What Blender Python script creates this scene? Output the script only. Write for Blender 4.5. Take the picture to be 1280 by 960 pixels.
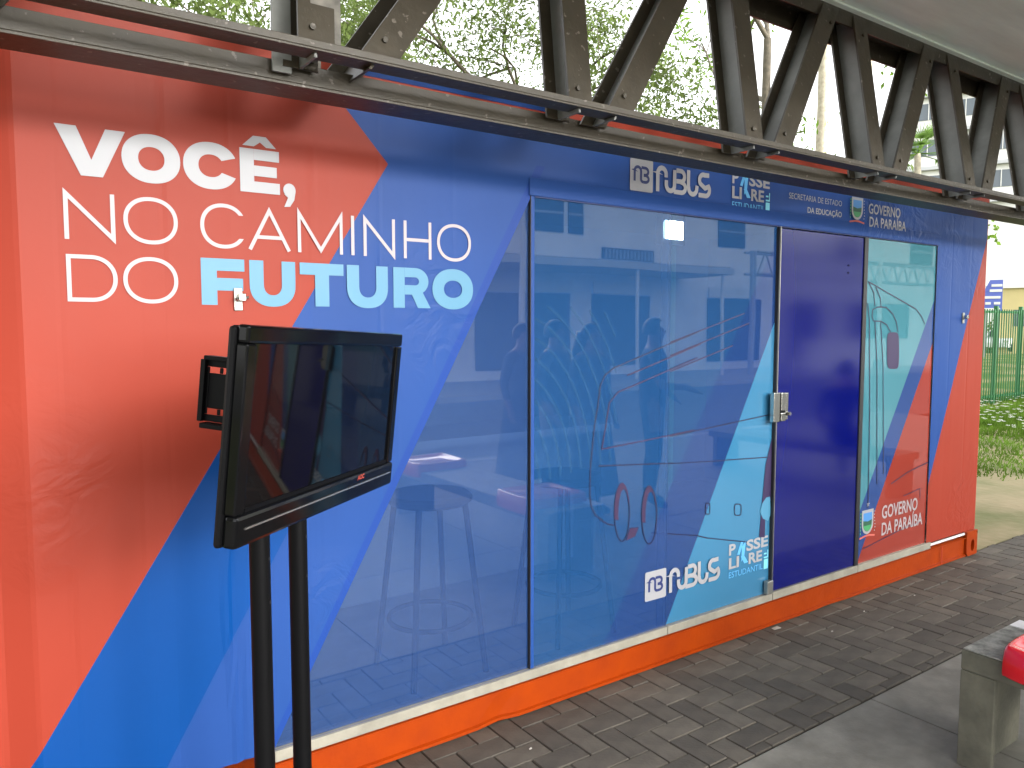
import bpy, bmesh, math, random
from mathutils import Vector, Matrix
random.seed(7)
R = math.radians
S = bpy.context.scene
for o in list(bpy.data.objects): bpy.data.objects.remove(o)
col = S.collection

# ------------------------------------------------------------------ camera
CAM_H = 1.57; YAW = R(35.09); PIT = R(-4.255); FPX = 960.0
cd = bpy.data.cameras.new('camera'); cam = bpy.data.objects.new('camera', cd); col.objects.link(cam)
cd.sensor_width = 36; cd.lens = 27.0; cd.clip_start = 0.05; cd.clip_end = 2000
cam.location = (0, 0, CAM_H); cam.rotation_euler = (R(90) + PIT, 0, -YAW)
S.camera = cam
# ------------------------------------------------------------------ sky, sun, exposure
SUN_EL = R(15); SUN_AZ = R(158)            # compass from +Y towards +X: behind the camera, a little to the right
w = bpy.data.worlds.new('World'); S.world = w; w.use_nodes = True
nt = w.node_tree; bg = nt.nodes['Background']
sky = nt.nodes.new('ShaderNodeTexSky'); sky.sky_type = 'NISHITA'; sky.sun_disc = False
sky.sun_elevation = R(40); sky.sun_rotation = SUN_AZ; sky.air_density = 1.0; sky.dust_density = 1.5; sky.ozone_density = 1.0
sky.sun_elevation = SUN_EL
hs = nt.nodes.new('ShaderNodeHueSaturation'); hs.inputs['Saturation'].default_value = 0.10
nt.links.new(sky.outputs[0], hs.inputs['Color']); nt.links.new(hs.outputs[0], bg.inputs[0])
bg.inputs[1].default_value = 0.15
sd = bpy.data.lights.new('sun', 'SUN'); sd.energy = 0.5; sd.angle = R(28); sd.color = (1.0, 0.96, 0.9)
sun = bpy.data.objects.new('sun', sd); col.objects.link(sun)
sdir = Vector((math.sin(SUN_AZ) * math.cos(SUN_EL), math.cos(SUN_AZ) * math.cos(SUN_EL), math.sin(SUN_EL)))
sun.rotation_euler = sdir.to_track_quat('Z', 'Y').to_euler(); sun.location = (0, -20, 12)
S.view_settings.view_transform = 'Standard'; S.view_settings.look = 'None'
S.view_settings.exposure = 2.5; S.view_settings.gamma = 1.0; S.view_settings.use_curve_mapping = False
S.render.engine = 'CYCLES'; S.cycles.max_bounces = 10; S.cycles.transparent_max_bounces = 16

# ------------------------------------------------------------------ materials
def lin(r, g, b):
    f = lambda c: (c / 255 / 12.92) if c / 255 <= .04045 else ((c / 255 + .055) / 1.055) ** 2.4
    return (f(r), f(g), f(b), 1)
def mat(name, color, rough=.6, var=.0, vscale=4.0, bump=0.0, bscale=20.0, metal=0.0, spec=.5, stretch=None, objrand=0.0, coat=0.0, color2=None, detail=5):
    m = bpy.data.materials.new(name); m.use_nodes = True; n = m.node_tree; L = n.links.new
    p = n.nodes['Principled BSDF']; p.inputs['Roughness'].default_value = rough; p.inputs['Metallic'].default_value = metal
    p.inputs['Specular IOR Level'].default_value = spec; p.inputs['Coat Weight'].default_value = coat; p.inputs['Coat Roughness'].default_value = .05
    c = tuple(color)[:3] + (1,)
    p.inputs['Base Color'].default_value = c
    tc = n.nodes.new('ShaderNodeTexCoord'); mp = n.nodes.new('ShaderNodeMapping'); L(tc.outputs['Object'], mp.inputs[0])
    if stretch: mp.inputs['Scale'].default_value = stretch
    out = None
    if var > 0 or color2:
        nz = n.nodes.new('ShaderNodeTexNoise'); nz.inputs['Scale'].default_value = vscale; nz.inputs['Detail'].default_value = detail; nz.inputs['Roughness'].default_value = .62
        L(mp.outputs[0], nz.inputs['Vector'])
        rp = n.nodes.new('ShaderNodeValToRGB'); rp.color_ramp.elements[0].position = .32; rp.color_ramp.elements[1].position = .68
        c2 = tuple(color2)[:3] + (1,) if color2 else tuple(x * (1 + var) for x in c[:3]) + (1,)
        c1 = c if color2 else tuple(x * (1 - var) for x in c[:3]) + (1,)
        rp.color_ramp.elements[0].color = c1; rp.color_ramp.elements[1].color = c2
        L(nz.outputs['Fac'], rp.inputs[0]); out = rp.outputs[0]
        mr = n.nodes.new('ShaderNodeMapRange'); mr.inputs['To Min'].default_value = max(.02, rough - .08); mr.inputs['To Max'].default_value = min(1, rough + .08)
        L(nz.outputs['Fac'], mr.inputs['Value']); L(mr.outputs[0], p.inputs['Roughness'])
    if objrand > 0:
        oi = n.nodes.new('ShaderNodeObjectInfo'); h = n.nodes.new('ShaderNodeHueSaturation')
        mr = n.nodes.new('ShaderNodeMapRange'); mr.inputs['To Min'].default_value = 1 - objrand; mr.inputs['To Max'].default_value = 1 + objrand
        L(oi.outputs['Random'], mr.inputs['Value']); L(mr.outputs[0], h.inputs['Value'])
        if out: L(out, h.inputs['Color'])
        else: h.inputs['Color'].default_value = c
        out = h.outputs[0]
    if out: L(out, p.inputs['Base Color'])
    if bump > 0:
        nb = n.nodes.new('ShaderNodeTexNoise'); nb.inputs['Scale'].default_value = bscale; nb.inputs['Detail'].default_value = 6
        L(mp.outputs[0], nb.inputs['Vector'])
        b = n.nodes.new('ShaderNodeBump'); b.inputs['Strength'].default_value = 1.0; b.inputs['Distance'].default_value = bump
        L(nb.outputs['Fac'], b.inputs['Height']); L(b.outputs[0], p.inputs['Normal'])
    return m
def vinyl(name, color):
    """adhesive vinyl: slightly satin, long vertical ripples and small creases in the relief"""
    m = bpy.data.materials.new(name); m.use_nodes = True; n = m.node_tree; L = n.links.new
    p = n.nodes['Principled BSDF']; p.inputs['Roughness'].default_value = .45; p.inputs['Specular IOR Level'].default_value = .16
    tc = n.nodes.new('ShaderNodeTexCoord')
    mp = n.nodes.new('ShaderNodeMapping'); mp.inputs['Scale'].default_value = (5.0, 5.0, .55); L(tc.outputs['Object'], mp.inputs[0])
    n1 = n.nodes.new('ShaderNodeTexNoise'); n1.inputs['Scale'].default_value = 2.2; n1.inputs['Detail'].default_value = 1; L(mp.outputs[0], n1.inputs['Vector'])
    n2 = n.nodes.new('ShaderNodeTexNoise'); n2.inputs['Scale'].default_value = 3.0; n2.inputs['Detail'].default_value = 7; n2.inputs['Distortion'].default_value = 1.2; L(tc.outputs['Object'], n2.inputs['Vector'])
    n3 = n.nodes.new('ShaderNodeTexNoise'); n3.inputs['Scale'].default_value = 1.6; n3.inputs['Detail'].default_value = 4; L(tc.outputs['Object'], n3.inputs['Vector'])
    b1 = n.nodes.new('ShaderNodeBump'); b1.inputs['Distance'].default_value = .006; b1.inputs['Strength'].default_value = .30; L(n1.outputs['Fac'], b1.inputs['Height'])
    b2 = n.nodes.new('ShaderNodeBump'); b2.inputs['Distance'].default_value = .004; b2.inputs['Strength'].default_value = .3; L(n2.outputs['Fac'], b2.inputs['Height']); L(b1.outputs[0], b2.inputs['Normal'])
    n4 = n.nodes.new('ShaderNodeTexNoise'); n4.inputs['Scale'].default_value = 6.5; n4.inputs['Detail'].default_value = 3; n4.inputs['Distortion'].default_value = 2.6; L(tc.outputs['Object'], n4.inputs['Vector'])
    n5 = n.nodes.new('ShaderNodeTexNoise'); n5.inputs['Scale'].default_value = 1.15; n5.inputs['Detail'].default_value = 2; L(tc.outputs['Object'], n5.inputs['Vector'])
    mk = n.nodes.new('ShaderNodeMapRange'); mk.inputs['From Min'].default_value = .54; mk.inputs['From Max'].default_value = .68; L(n5.outputs['Fac'], mk.inputs['Value'])
    mu = n.nodes.new('ShaderNodeMath'); mu.operation = 'MULTIPLY'; L(n4.outputs['Fac'], mu.inputs[0]); L(mk.outputs[0], mu.inputs[1])
    b3 = n.nodes.new('ShaderNodeBump'); b3.inputs['Distance'].default_value = .018; b3.inputs['Strength'].default_value = .55; L(mu.outputs[0], b3.inputs['Height']); L(b2.outputs[0], b3.inputs['Normal'])
    L(b3.outputs[0], p.inputs['Normal'])
    rp = n.nodes.new('ShaderNodeValToRGB'); rp.color_ramp.elements[0].position = .3; rp.color_ramp.elements[1].position = .7
    rp.color_ramp.elements[0].color = tuple(x * .95 for x in color[:3]) + (1,); rp.color_ramp.elements[1].color = tuple(min(1, x * 1.04) for x in color[:3]) + (1,)
    L(n3.outputs['Fac'], rp.inputs[0]); L(rp.outputs[0], p.inputs['Base Color'])
    return m
def film(name, color, opac, tint=(.62, .76, .95), ior=2.05, rough=0.004):
    """printed see-through film on a glass pane: part ink, part clear, with a mirror-like front"""
    m = bpy.data.materials.new(name); m.use_nodes = True; n = m.node_tree; L = n.links.new
    n.nodes.remove(n.nodes['Principled BSDF']); out = n.nodes['Material Output']
    d = n.nodes.new('ShaderNodeBsdfDiffuse'); t = n.nodes.new('ShaderNodeBsdfTransparent'); g = n.nodes.new('ShaderNodeBsdfGlossy')
    t.inputs[0].default_value = tuple(tint) + (1,); g.inputs['Roughness'].default_value = rough
    tc = n.nodes.new('ShaderNodeTexCoord'); nz = n.nodes.new('ShaderNodeTexNoise'); nz.inputs['Scale'].default_value = 1.3; L(tc.outputs['Object'], nz.inputs['Vector'])
    b = n.nodes.new('ShaderNodeBump'); b.inputs['Distance'].default_value = .0016; b.inputs['Strength'].default_value = .5; L(nz.outputs['Fac'], b.inputs['Height']); L(b.outputs[0], g.inputs['Normal'])
    d.inputs[0].default_value = tuple(color)[:3] + (1,)
    m1 = n.nodes.new('ShaderNodeMixShader'); m1.inputs[0].default_value = opac; L(t.outputs[0], m1.inputs[1]); L(d.outputs[0], m1.inputs[2])
    fr = n.nodes.new('ShaderNodeFresnel'); fr.inputs[0].default_value = ior
    m2 = n.nodes.new('ShaderNodeMixShader'); L(fr.outputs[0], m2.inputs[0]); L(m1.outputs[0], m2.inputs[1]); L(g.outputs[0], m2.inputs[2])
    L(m2.outputs[0], out.inputs[0]); return m
def leafmat(name, c, trans=.45):
    m = bpy.data.materials.new(name); m.use_nodes = True; n = m.node_tree; L = n.links.new
    n.nodes.remove(n.nodes['Principled BSDF']); out = n.nodes['Material Output']
    d = n.nodes.new('ShaderNodeBsdfDiffuse'); t = n.nodes.new('ShaderNodeBsdfTranslucent'); mx = n.nodes.new('ShaderNodeMixShader'); mx.inputs[0].default_value = trans
    tc = n.nodes.new('ShaderNodeTexCoord'); nz = n.nodes.new('ShaderNodeTexNoise'); nz.inputs['Scale'].default_value = 1.7; L(tc.outputs['Object'], nz.inputs['Vector'])
    rp = n.nodes.new('ShaderNodeValToRGB'); rp.color_ramp.elements[0].position = .35; rp.color_ramp.elements[1].position = .65
    rp.color_ramp.elements[0].color = tuple(x * .65 for x in c) + (1,); rp.color_ramp.elements[1].color = tuple(x * 1.35 for x in c) + (1,)
    L(nz.outputs['Fac'], rp.inputs[0]); L(rp.outputs[0], d.inputs[0]); L(rp.outputs[0], t.inputs[0])
    L(d.outputs[0], mx.inputs[1]); L(t.outputs[0], mx.inputs[2]); L(mx.outputs[0], out.inputs[0]); return m
def emit(name, c, s):
    m = bpy.data.materials.new(name); m.use_nodes = True; n = m.node_tree
    n.nodes.remove(n.nodes['Principled BSDF']); e = n.nodes.new('ShaderNodeEmission'); e.inputs[0].default_value = tuple(c) + (1,); e.inputs[1].default_value = s
    n.links.new(e.outputs[0], n.nodes['Material Output'].inputs[0]); return m

M = {}
M['red'] = vinyl('red_vinyl', (.285, .037, .0195)); M['blue'] = vinyl('blue_vinyl', (.0165, .060, .232)); M['azure'] = vinyl('azure_vinyl', (.001, .050, .22))
M['edgeshade'] = vinyl('edge_shade_vinyl', (.012, .048, .235)); M['orange'] = mat('orange_paint', (.33, .040, .0005), .42, color2=(.27, .030, .001), vscale=7, bump=.001, bscale=50, detail=10, spec=.2)
M['toprail'] = mat('red_orange_paint', (.40, .04, .012), .5, .1, 6)
M['white'] = mat('white_ink', (.315, .315, .33), .45); M['pinkwhite'] = mat('thin_white_ink', (.37, .33, .34), .45); M['sky_ink'] = mat('light_blue_ink', (.060, .215, .34), .45)
M['navy_ink'] = mat('navy_ink', (.012, .025, .12), .5); M['cyan_ink'] = mat('cyan_ink', (.20, .60, .74), .5); M['brush_ink'] = mat('brush_blue_ink', (.10, .38, .70), .5)
M['line'] = mat('bus_line_ink', (.008, .010, .045), .5); M['maroon'] = mat('bus_maroon_ink', (.030, .012, .050), .5); M['purple'] = mat('mirror_purple_ink', (.025, .014, .06), .5); M['yellowarc'] = mat('arc_ink', (.10, .24, .42), .5)
M['crest_green'] = mat('crest_green', (.05, .28, .10), .5); M['crest_blue'] = mat('crest_blue', (.06, .22, .5), .5); M['crest_dark'] = mat('crest_dark_green', (.02, .09, .05), .5); M['crest_red'] = mat('crest_red', (.55, .12, .09), .5)
M['f_left'] = film('film_left', (.027, .074, .23), .6); M['f_mid'] = film('film_mid', (.018, .085, .245), .64); M['f_dark'] = film('film_dark', (.018, .062, .225), .68)
M['f_light'] = film('film_light', (.045, .20, .36), .86); M['f_turq'] = film('film_turquoise', (.07, .245, .30), .85); M['f_rblue'] = film('film_right_blue', (.02, .06, .22), .9); M['f_red'] = film('film_red', (.30, .04, .026), .93)
M['f_clear'] = film('film_clear', (.02, .11, .28), .58, (.75, .92, .98)); M['pane_back'] = film('pane_back', (.3, .4, .5), .02, (.97, .99, 1), 1.02); M['edgeglass'] = mat('glass_edge', (.02, .10, .16), .15)
M['door'] = mat('navy_door', (.0003, .003, .105), .5, spec=.0, bump=.0004, bscale=3, coat=.9); M['door'].node_tree.nodes['Principled BSDF'].inputs['Coat IOR'].default_value = 1.75; M['door'].node_tree.nodes['Principled BSDF'].inputs['Coat Roughness'].default_value = .10; M['black'] = mat('black_rubber', (.012, .012, .014), .5); M['alu'] = mat('aluminium', (.36, .36, .33), .4, metal=.9, var=.1, vscale=8)
M['sill'] = mat('cream_sill', (.27, .25, .20), .6, .18, 9); M['chrome'] = mat('chrome', (.55, .55, .51), .22, metal=1); M['inner'] = mat('interior_white', (.62, .64, .66), .6, .05, 3); M['innerfloor'] = mat('interior_floor', (.35, .34, .33), .4, .15, 6)
M['steel'] = mat('brown_steel_paint', (.034, .0265, .0145), .5, color2=(.054, .043, .026), vscale=9, bump=.0018, bscale=40, detail=9)
n = M['steel'].node_tree; p = n.nodes['Principled BSDF']; src = p.inputs['Base Color'].links[0].from_socket
tcx = n.nodes.new('ShaderNodeTexCoord'); nzc = n.nodes.new('ShaderNodeTexNoise'); nzc.inputs['Scale'].default_value = 38; nzc.inputs['Detail'].default_value = 8; n.links.new(tcx.outputs['Object'], nzc.inputs['Vector'])
mrc = n.nodes.new('ShaderNodeMapRange'); mrc.inputs['From Min'].default_value = .655; mrc.inputs['From Max'].default_value = .69; n.links.new(nzc.outputs['Fac'], mrc.inputs['Value'])
mxc = n.nodes.new('ShaderNodeMix'); mxc.data_type = 'RGBA'; mxc.inputs[7].default_value = (.15, .13, .105, 1); n.links.new(mrc.outputs[0], mxc.inputs[0]); n.links.new(src, mxc.inputs[6]); n.links.new(mxc.outputs[2], p.inputs['Base Color'])
M['steellit'] = mat('steel_skylit_grey', (.18, .185, .17), .6, .22, 6, .001, 40); M['rust'] = mat('worn_steel', (.09, .085, .075), .75, color2=(.28, .26, .22), vscale=11, bump=.002, bscale=30)  # paler grey for the bar webs: sky light on their sides put into the colour
M['concrete_ceiling'] = mat('ceiling_slab', (.80, .88, .79), .85, .10, 2.2, .002, 14, stretch=(.5, 3.5, 1)); M['concrete'] = mat('bench_concrete', (.07, .067, .049), .85, color2=(.145, .138, .10), vscale=6, bump=.004, bscale=45, detail=9); M['concrete_top'] = mat('worn_concrete_top', (.10, .10, .085), .7, color2=(.36, .35, .31), vscale=22, bump=.002, bscale=60)
M['slab'] = mat('platform_concrete', (.12, .111, .090), .68, color2=(.225, .212, .178), vscale=5.5, bump=.0012, bscale=90, detail=9); M['paver'] = mat('grey_paver', (.082, .070, .054), .78, .25, 9, .0016, 80, objrand=.28); M['joint'] = mat('joint_sand', (.062, .055, .043), .95, .3, 30)
M['redseat'] = mat('red_plastic', (.62, .008, .018), .18, coat=.5); M['whitepaint'] = mat('white_paint', (.72, .70, .70), .5, .08, 12)
M['tvblack'] = mat('gloss_black', (.003, .003, .0035), .09, spec=.22, coat=.0); M['screen'] = mat('dark_screen', (.002, .002, .0025), .03, spec=.4); M['matblack'] = mat('matt_black_metal', (.003, .003, .0034), .45, spec=.10); M['tvline'] = mat('silver_line', (.6, .58, .55), .25, metal=.9); M['tvred'] = mat('red_badge', (.45, .06, .03), .4)
M['bark'] = mat('bark', (.10, .085, .06), .9, .35, 12, .004, 30); M['palebark'] = mat('pale_bark', (.36, .32, .24), .9, .25, 8, .003, 25)
M['leaf'] = leafmat('feather_leaf', (.12, .165, .05)); M['leaf2'] = leafmat('bright_leaf', (.14, .24, .03)); M['palm'] = leafmat('palm_leaf', (.15, .25, .06)); M['grassblade'] = leafmat('grass_blade', (.12, .21, .03), .3)
M['fence'] = mat('green_fence', (.02, .13, .04), .5); M['petal'] = mat('white_petal', (.75, .75, .7), .7); M['carwhite'] = mat('car_white', (.65, .66, .68), .25, coat=.6); M['carglass'] = mat('car_glass', (.02, .025, .03), .05); M['tyre'] = mat('tyre', (.015, .015, .015), .8)
M['facade'] = mat('white_facade', (.66, .66, .63), .8, .06, .6); M['window'] = mat('window_glass', (.10, .12, .14), .08); M['slabgrey'] = mat('floor_band', (.42, .43, .44), .8); M['yellow'] = mat('yellow_wall', (.55, .46, .22), .8, .08, .5); M['bluesign'] = mat('blue_sign', (.10, .14, .48), .5)
M['asphalt'] = mat('asphalt', (.11, .11, .108), .9, .2, 1.5, .002, 60); M['pavement'] = mat('far_pavement', (.38, .37, .35), .85, .12, 2); M['streetwall'] = mat('street_wall', (.74, .74, .73), .85, .14, .7); M['dark'] = mat('dark_opening', (.02, .02, .022), .6); M['metalgrey'] = mat('grey_metal', (.30, .31, .32), .5); M['roofsheet'] = mat('sheet_roof', (.45, .46, .46), .6, .1, 2)
M['skin'] = mat('skin', (.28, .15, .10), .5); M['hair'] = mat('hair', (.012, .009, .008), .5); M['cloth1'] = mat('dark_shirt', (.025, .025, .04), .8); M['cloth2'] = mat('grey_dress', (.05, .05, .055), .85); M['cloth3'] = mat('navy_trousers', (.015, .018, .035), .85)
M['leaf_litter'] = mat('litter', (.34, .32, .28), .8)

# ------------------------------------------------------------------ helpers
r_ = Vector((math.cos(YAW), -math.sin(YAW), 0)); f_ = Vector((math.sin(YAW) * math.cos(PIT), math.cos(YAW) * math.cos(PIT), math.sin(PIT))); u_ = r_.cross(f_)
def ray(x, y): return r_ * ((x - 640) / FPX) - u_ * ((y - 480) / FPX) + f_
def onY(x, y, Y=2.45):                   # where a sight line meets the vertical plane y = Y (metres)
    d = ray(x, y); t = Y / d.y; p = Vector((0, 0, CAM_H)) + d * t; return (p.x, p.z)
class MB:
    def __init__(s): s.v = []; s.f = []; s.m = []
    def add(s, vs, fs, mi=0):
        b = len(s.v); s.v += [tuple(v) for v in vs]; s.f += [tuple(i + b for i in f) for f in fs]; s.m += [mi] * len(fs); return s
    def box(s, x0, x1, y0, y1, z0, z1, mi=0, M4=None):
        vs = [Vector((x, y, z)) for z in (z0, z1) for y in (y0, y1) for x in (x0, x1)]
        if M4 is not None: vs = [M4 @ v for v in vs]
        return s.add(vs, [(0, 2, 3, 1), (4, 5, 7, 6), (0, 1, 5, 4), (2, 6, 7, 3), (0, 4, 6, 2), (1, 3, 7, 5)], mi)
    def loft(s, a, b, mi=0):              # two polygons with the same count
        n = len(a); return s.add(list(a) + list(b), [tuple(range(n))[::-1], tuple(range(n, 2 * n))] + [(i, (i + 1) % n, n + (i + 1) % n, n + i) for i in range(n)], mi)
    def tube(s, pts, rad, n=8, mi=0, cap=True):
        pts = [Vector(p) for p in pts]; rad = rad if isinstance(rad, (list, tuple)) else [rad] * len(pts)
        rings = []; up = Vector((.13, .21, .97)).normalized()
        for i, p in enumerate(pts):
            t = (pts[min(i + 1, len(pts) - 1)] - pts[max(i - 1, 0)]).normalized()
            a = t.cross(up); a = a.normalized() if a.length > .05 else t.cross(Vector((1, 0, 0))).normalized()
            b = t.cross(a)
            rings.append([p + (a * math.cos(k * 2 * math.pi / n) + b * math.sin(k * 2 * math.pi / n)) * rad[i] for k in range(n)])
        vs = [v for r0 in rings for v in r0]
        fs = [(i * n + k, i * n + (k + 1) % n, (i + 1) * n + (k + 1) % n, (i + 1) * n + k) for i in range(len(pts) - 1) for k in range(n)]
        if cap: fs += [tuple(range(n))[::-1], tuple((len(pts) - 1) * n + k for k in range(n))]
        return s.add(vs, fs, mi)
    def ring(s, c, rad, r, n=28, m=8, mi=0):
        vs = []; fs = []
        for i in range(n):
            a = 2 * math.pi * i / n
            for k in range(m):
                b = 2 * math.pi * k / m; q = rad + r * math.cos(b)
                vs.append((c[0] + q * math.cos(a), c[1] + q * math.sin(a), c[2] + r * math.sin(b)))
        for i in range(n):
            for k in range(m): fs.append((i * m + k, ((i + 1) % n) * m + k, ((i + 1) % n) * m + (k + 1) % m, i * m + (k + 1) % m))
        return s.add(vs, fs, mi)
    def mesh(s, name, mats):
        me = bpy.data.meshes.new(name); me.from_pydata(s.v, [], s.f); me.update()
        for m in (mats if isinstance(mats, (list, tuple)) else [mats]): me.materials.append(M[m] if isinstance(m, str) else m)
        if len(me.materials) > 1: me.polygons.foreach_set('material_index', s.m)
        return me
    def build(s, name, mats, parent=None, smooth=False, bevel=0):
        return put(name, s.mesh(name, mats), parent, smooth, bevel)
def put(name, me, parent=None, smooth=False, bevel=0):
    o = bpy.data.objects.new(name, me); col.objects.link(o); o.parent = parent
    if smooth:
        me.polygons.foreach_set('use_smooth', [True] * len(me.polygons))
        if smooth == 'auto':
            md = o.modifiers.new('edge', 'EDGE_SPLIT'); md.split_angle = R(35)
    if bevel:
        b = o.modifiers.new('bevel', 'BEVEL'); b.width = bevel; b.segments = 2; b.limit_method = 'ANGLE'
    return o
def tag(o, label, cat, group=None):
    o['label'] = label; o['category'] = cat
    if group: o['group'] = group
    return o
def empty(name, loc=(0, 0, 0)):
    o = bpy.data.objects.new(name, None); col.objects.link(o); o.location = loc; o.empty_display_size = .1; return o
def thing(name, label, cat, group=None): return tag(empty(name), label, cat, group)
def structure(o): o['kind'] = 'structure'; return o
def box(name, m, parent, x0, x1, y0, y1, z0, z1, bevel=0): return MB().box(x0, x1, y0, y1, z0, z1).build(name, m, parent, False, bevel)

def inside(p, poly):
    x, y = p; c = False; j = len(poly) - 1
    for i in range(len(poly)):
        xi, yi = poly[i]; xj, yj = poly[j]
        if (yi > y) != (yj > y) and x < (xj - xi) * (y - yi) / (yj - yi) + xi: c = not c
        j = i
    return c
def sheet(name, x0, x1, z0, z1, Y, polys, mats, default, parent, step=None, hole=None, yf=None):
    """an upright sheet facing -y cut along the edges of coloured polygons, one material per polygon"""
    bm = bmesh.new()
    vs = [bm.verts.new((x, 0, z)) for x, z in ((x0, z0), (x1, z0), (x1, z1), (x0, z1))]; bm.faces.new(vs)
    def cut(co, no):
        g = bm.verts[:] + bm.edges[:] + bm.faces[:]
        bmesh.ops.bisect_plane(bm, geom=g, dist=1e-5, plane_co=co, plane_no=no)
    if step:
        k = x0 + step
        while k < x1 - 1e-4: cut((k, 0, 0), (1, 0, 0)); k += step
        k = z0 + .09
        while k < z1 - 1e-4: cut((0, 0, k), (0, 0, 1)); k += .09
    for poly in [p for p, _ in polys] + ([hole] if hole else []):
        for a, b in zip(poly, poly[1:] + poly[:1]):
            d = Vector((b[0] - a[0], 0, b[1] - a[1]))
            cut((a[0], 0, a[1]), (-d.z, 0, d.x))
    dead = []
    for f in bm.faces:
        c = f.calc_center_median(); p = (c.x, c.z)
        if hole and inside(p, hole): dead.append(f); continue
        f.material_index = default
        for poly, mi in polys:
            if inside(p, poly): f.material_index = mi
    bmesh.ops.delete(bm, geom=dead, context='FACES')
    for v in bm.verts: v.co.y = Y + (yf(v.co.x, v.co.z) if yf else 0)
    bm.normal_update()
    me = bpy.data.meshes.new(name); bm.to_mesh(me); bm.free()
    for m in mats: me.materials.append(M[m])
    return put(name, me, parent)

# flat lettering: strokes in the x-z plane, each a hair in front of the last so that no two lie in one plane
class Ink:
    def __init__(s, Y): s.b = MB(); s.Y = Y; s.n = 0
    def y(s): s.n += 1; return s.Y - .00012 * (s.n % 8)
    def poly(s, pts, mi=0):
        y = s.y(); a = sum(p[0] * q[1] - q[0] * p[1] for p, q in zip(pts, pts[1:] + pts[:1]))
        if a < 0: pts = pts[::-1]
        s.b.add([(x, y, z) for x, z in pts], [tuple(range(len(pts)))], mi)
    def stroke(s, pts, wd, closed=False, mi=0, w2=None):
        y = s.y(); n = len(pts); L = []; Rr = []
        P = [Vector((p[0], p[1])) for p in pts]
        for i in range(n):
            a = P[i] - P[i - 1] if (i > 0 or closed) else P[1] - P[0]
            b = P[(i + 1) % n] - P[i] if (i < n - 1 or closed) else P[-1] - P[-2]
            a = a.normalized(); b = b.normalized(); na = Vector((-a.y, a.x)); nb = Vector((-b.y, b.x))
            m = (na + nb); m = m.normalized() if m.length > 1e-4 else na
            k = wd / 2 / max(.3, m.dot(na)); L.append(P[i] + m * k); Rr.append(P[i] - m * k)
        vs = [(v.x, y, v.y) for v in L + Rr]
        fs = [(i, n + i, n + (i + 1) % n, (i + 1) % n) for i in range(n if closed else n - 1)]
        s.b.add(vs, fs, mi)
    def band(s, outer, inner, mi=0):
        y = s.y(); n = len(outer); vs = [(p[0], y, p[1]) for p in outer] + [(p[0], y, p[1]) for p in inner]
        s.b.add(vs, [(i, (i + 1) % n, n + (i + 1) % n, n + i) for i in range(n)], mi)
    def build(s, name, mats, parent):
        o = s.b.build(name, mats, parent); return o
def ell(cx, cz, rx, rz, a0=0, a1=360, n=40, e=2.0):
    full = abs(a1 - a0) >= 360; out = []
    for i in range(n if full else n + 1):
        a = R(a0 + (a1 - a0) * i / n); c, s_ = math.cos(a), math.sin(a)
        out.append((cx + rx * math.copysign(abs(c) ** (2 / e), c), cz + rz * math.copysign(abs(s_) ** (2 / e), s_)))
    return out
def typeset(text, x0, z0, width, cap, Y, m, parent, name='lettering', bold=0.0, right=False):
    cu = bpy.data.curves.new('t', 'FONT'); cu.body = text; cu.size = 1; cu.fill_mode = 'FRONT'; cu.offset = bold; cu.resolution_u = 3
    o = bpy.data.objects.new('t', cu); col.objects.link(o); bpy.context.view_layer.update()
    me = bpy.data.meshes.new_from_object(o.evaluated_get(bpy.context.evaluated_depsgraph_get())); bpy.data.objects.remove(o); bpy.data.curves.remove(cu)
    xs = [v.co.x for v in me.vertices]; a, b = min(xs), max(xs)
    sc = width / (b - a); sz = cap / .73
    for v in me.vertices: v.co = (x0 + (v.co.x - a) * sc, Y, z0 + v.co.y * sz)
    me.materials.clear(); me.materials.append(M[m]); me.update()
    return put(name, me, parent)

# ================================================================== GROUND
def sheet_xy(name, m, x0, x1, y0, y1, z): return structure(MB().add([(x0, y0, z), (x1, y0, z), (x1, y1, z), (x0, y1, z)], [(0, 1, 2, 3)]).build(name, m))
gm = bpy.data.materials.new('grass_ground'); gm.use_nodes = True; n = gm.node_tree; L = n.links.new; p = n.nodes['Principled BSDF']; p.inputs['Roughness'].default_value = .95; p.inputs['Specular IOR Level'].default_value = .1
tc = n.nodes.new('ShaderNodeTexCoord'); a = n.nodes.new('ShaderNodeTexNoise'); a.inputs['Scale'].default_value = .55; a.inputs['Detail'].default_value = 7; L(tc.outputs['Object'], a.inputs['Vector'])
rp = n.nodes.new('ShaderNodeValToRGB'); e = rp.color_ramp.elements; e[0].position = .40; e[0].color = (.07, .135, .02, 1); e[1].position = .60; e[1].color = (.26, .22, .11, 1); k = e.new(.5); k.color = (.14, .16, .04, 1)
L(a.outputs['Fac'], rp.inputs[0]); L(rp.outputs[0], p.inputs['Base Color'])
M['ground'] = gm
sheet_xy('ground', 'ground', -900, 900, -900, 900, -.26)
sheet_xy('field', 'ground', -250, 400, 2.4755, 500, -.03)
M['sand'] = mat('sandy_earth', (.13, .145, .045), .95, color2=(.32, .26, .15), vscale=1.1, bump=.01, bscale=12)
sheet_xy('sandy_verge', 'sand', 5.0, 13.0, 2.47, 6.0, -.012)
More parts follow.
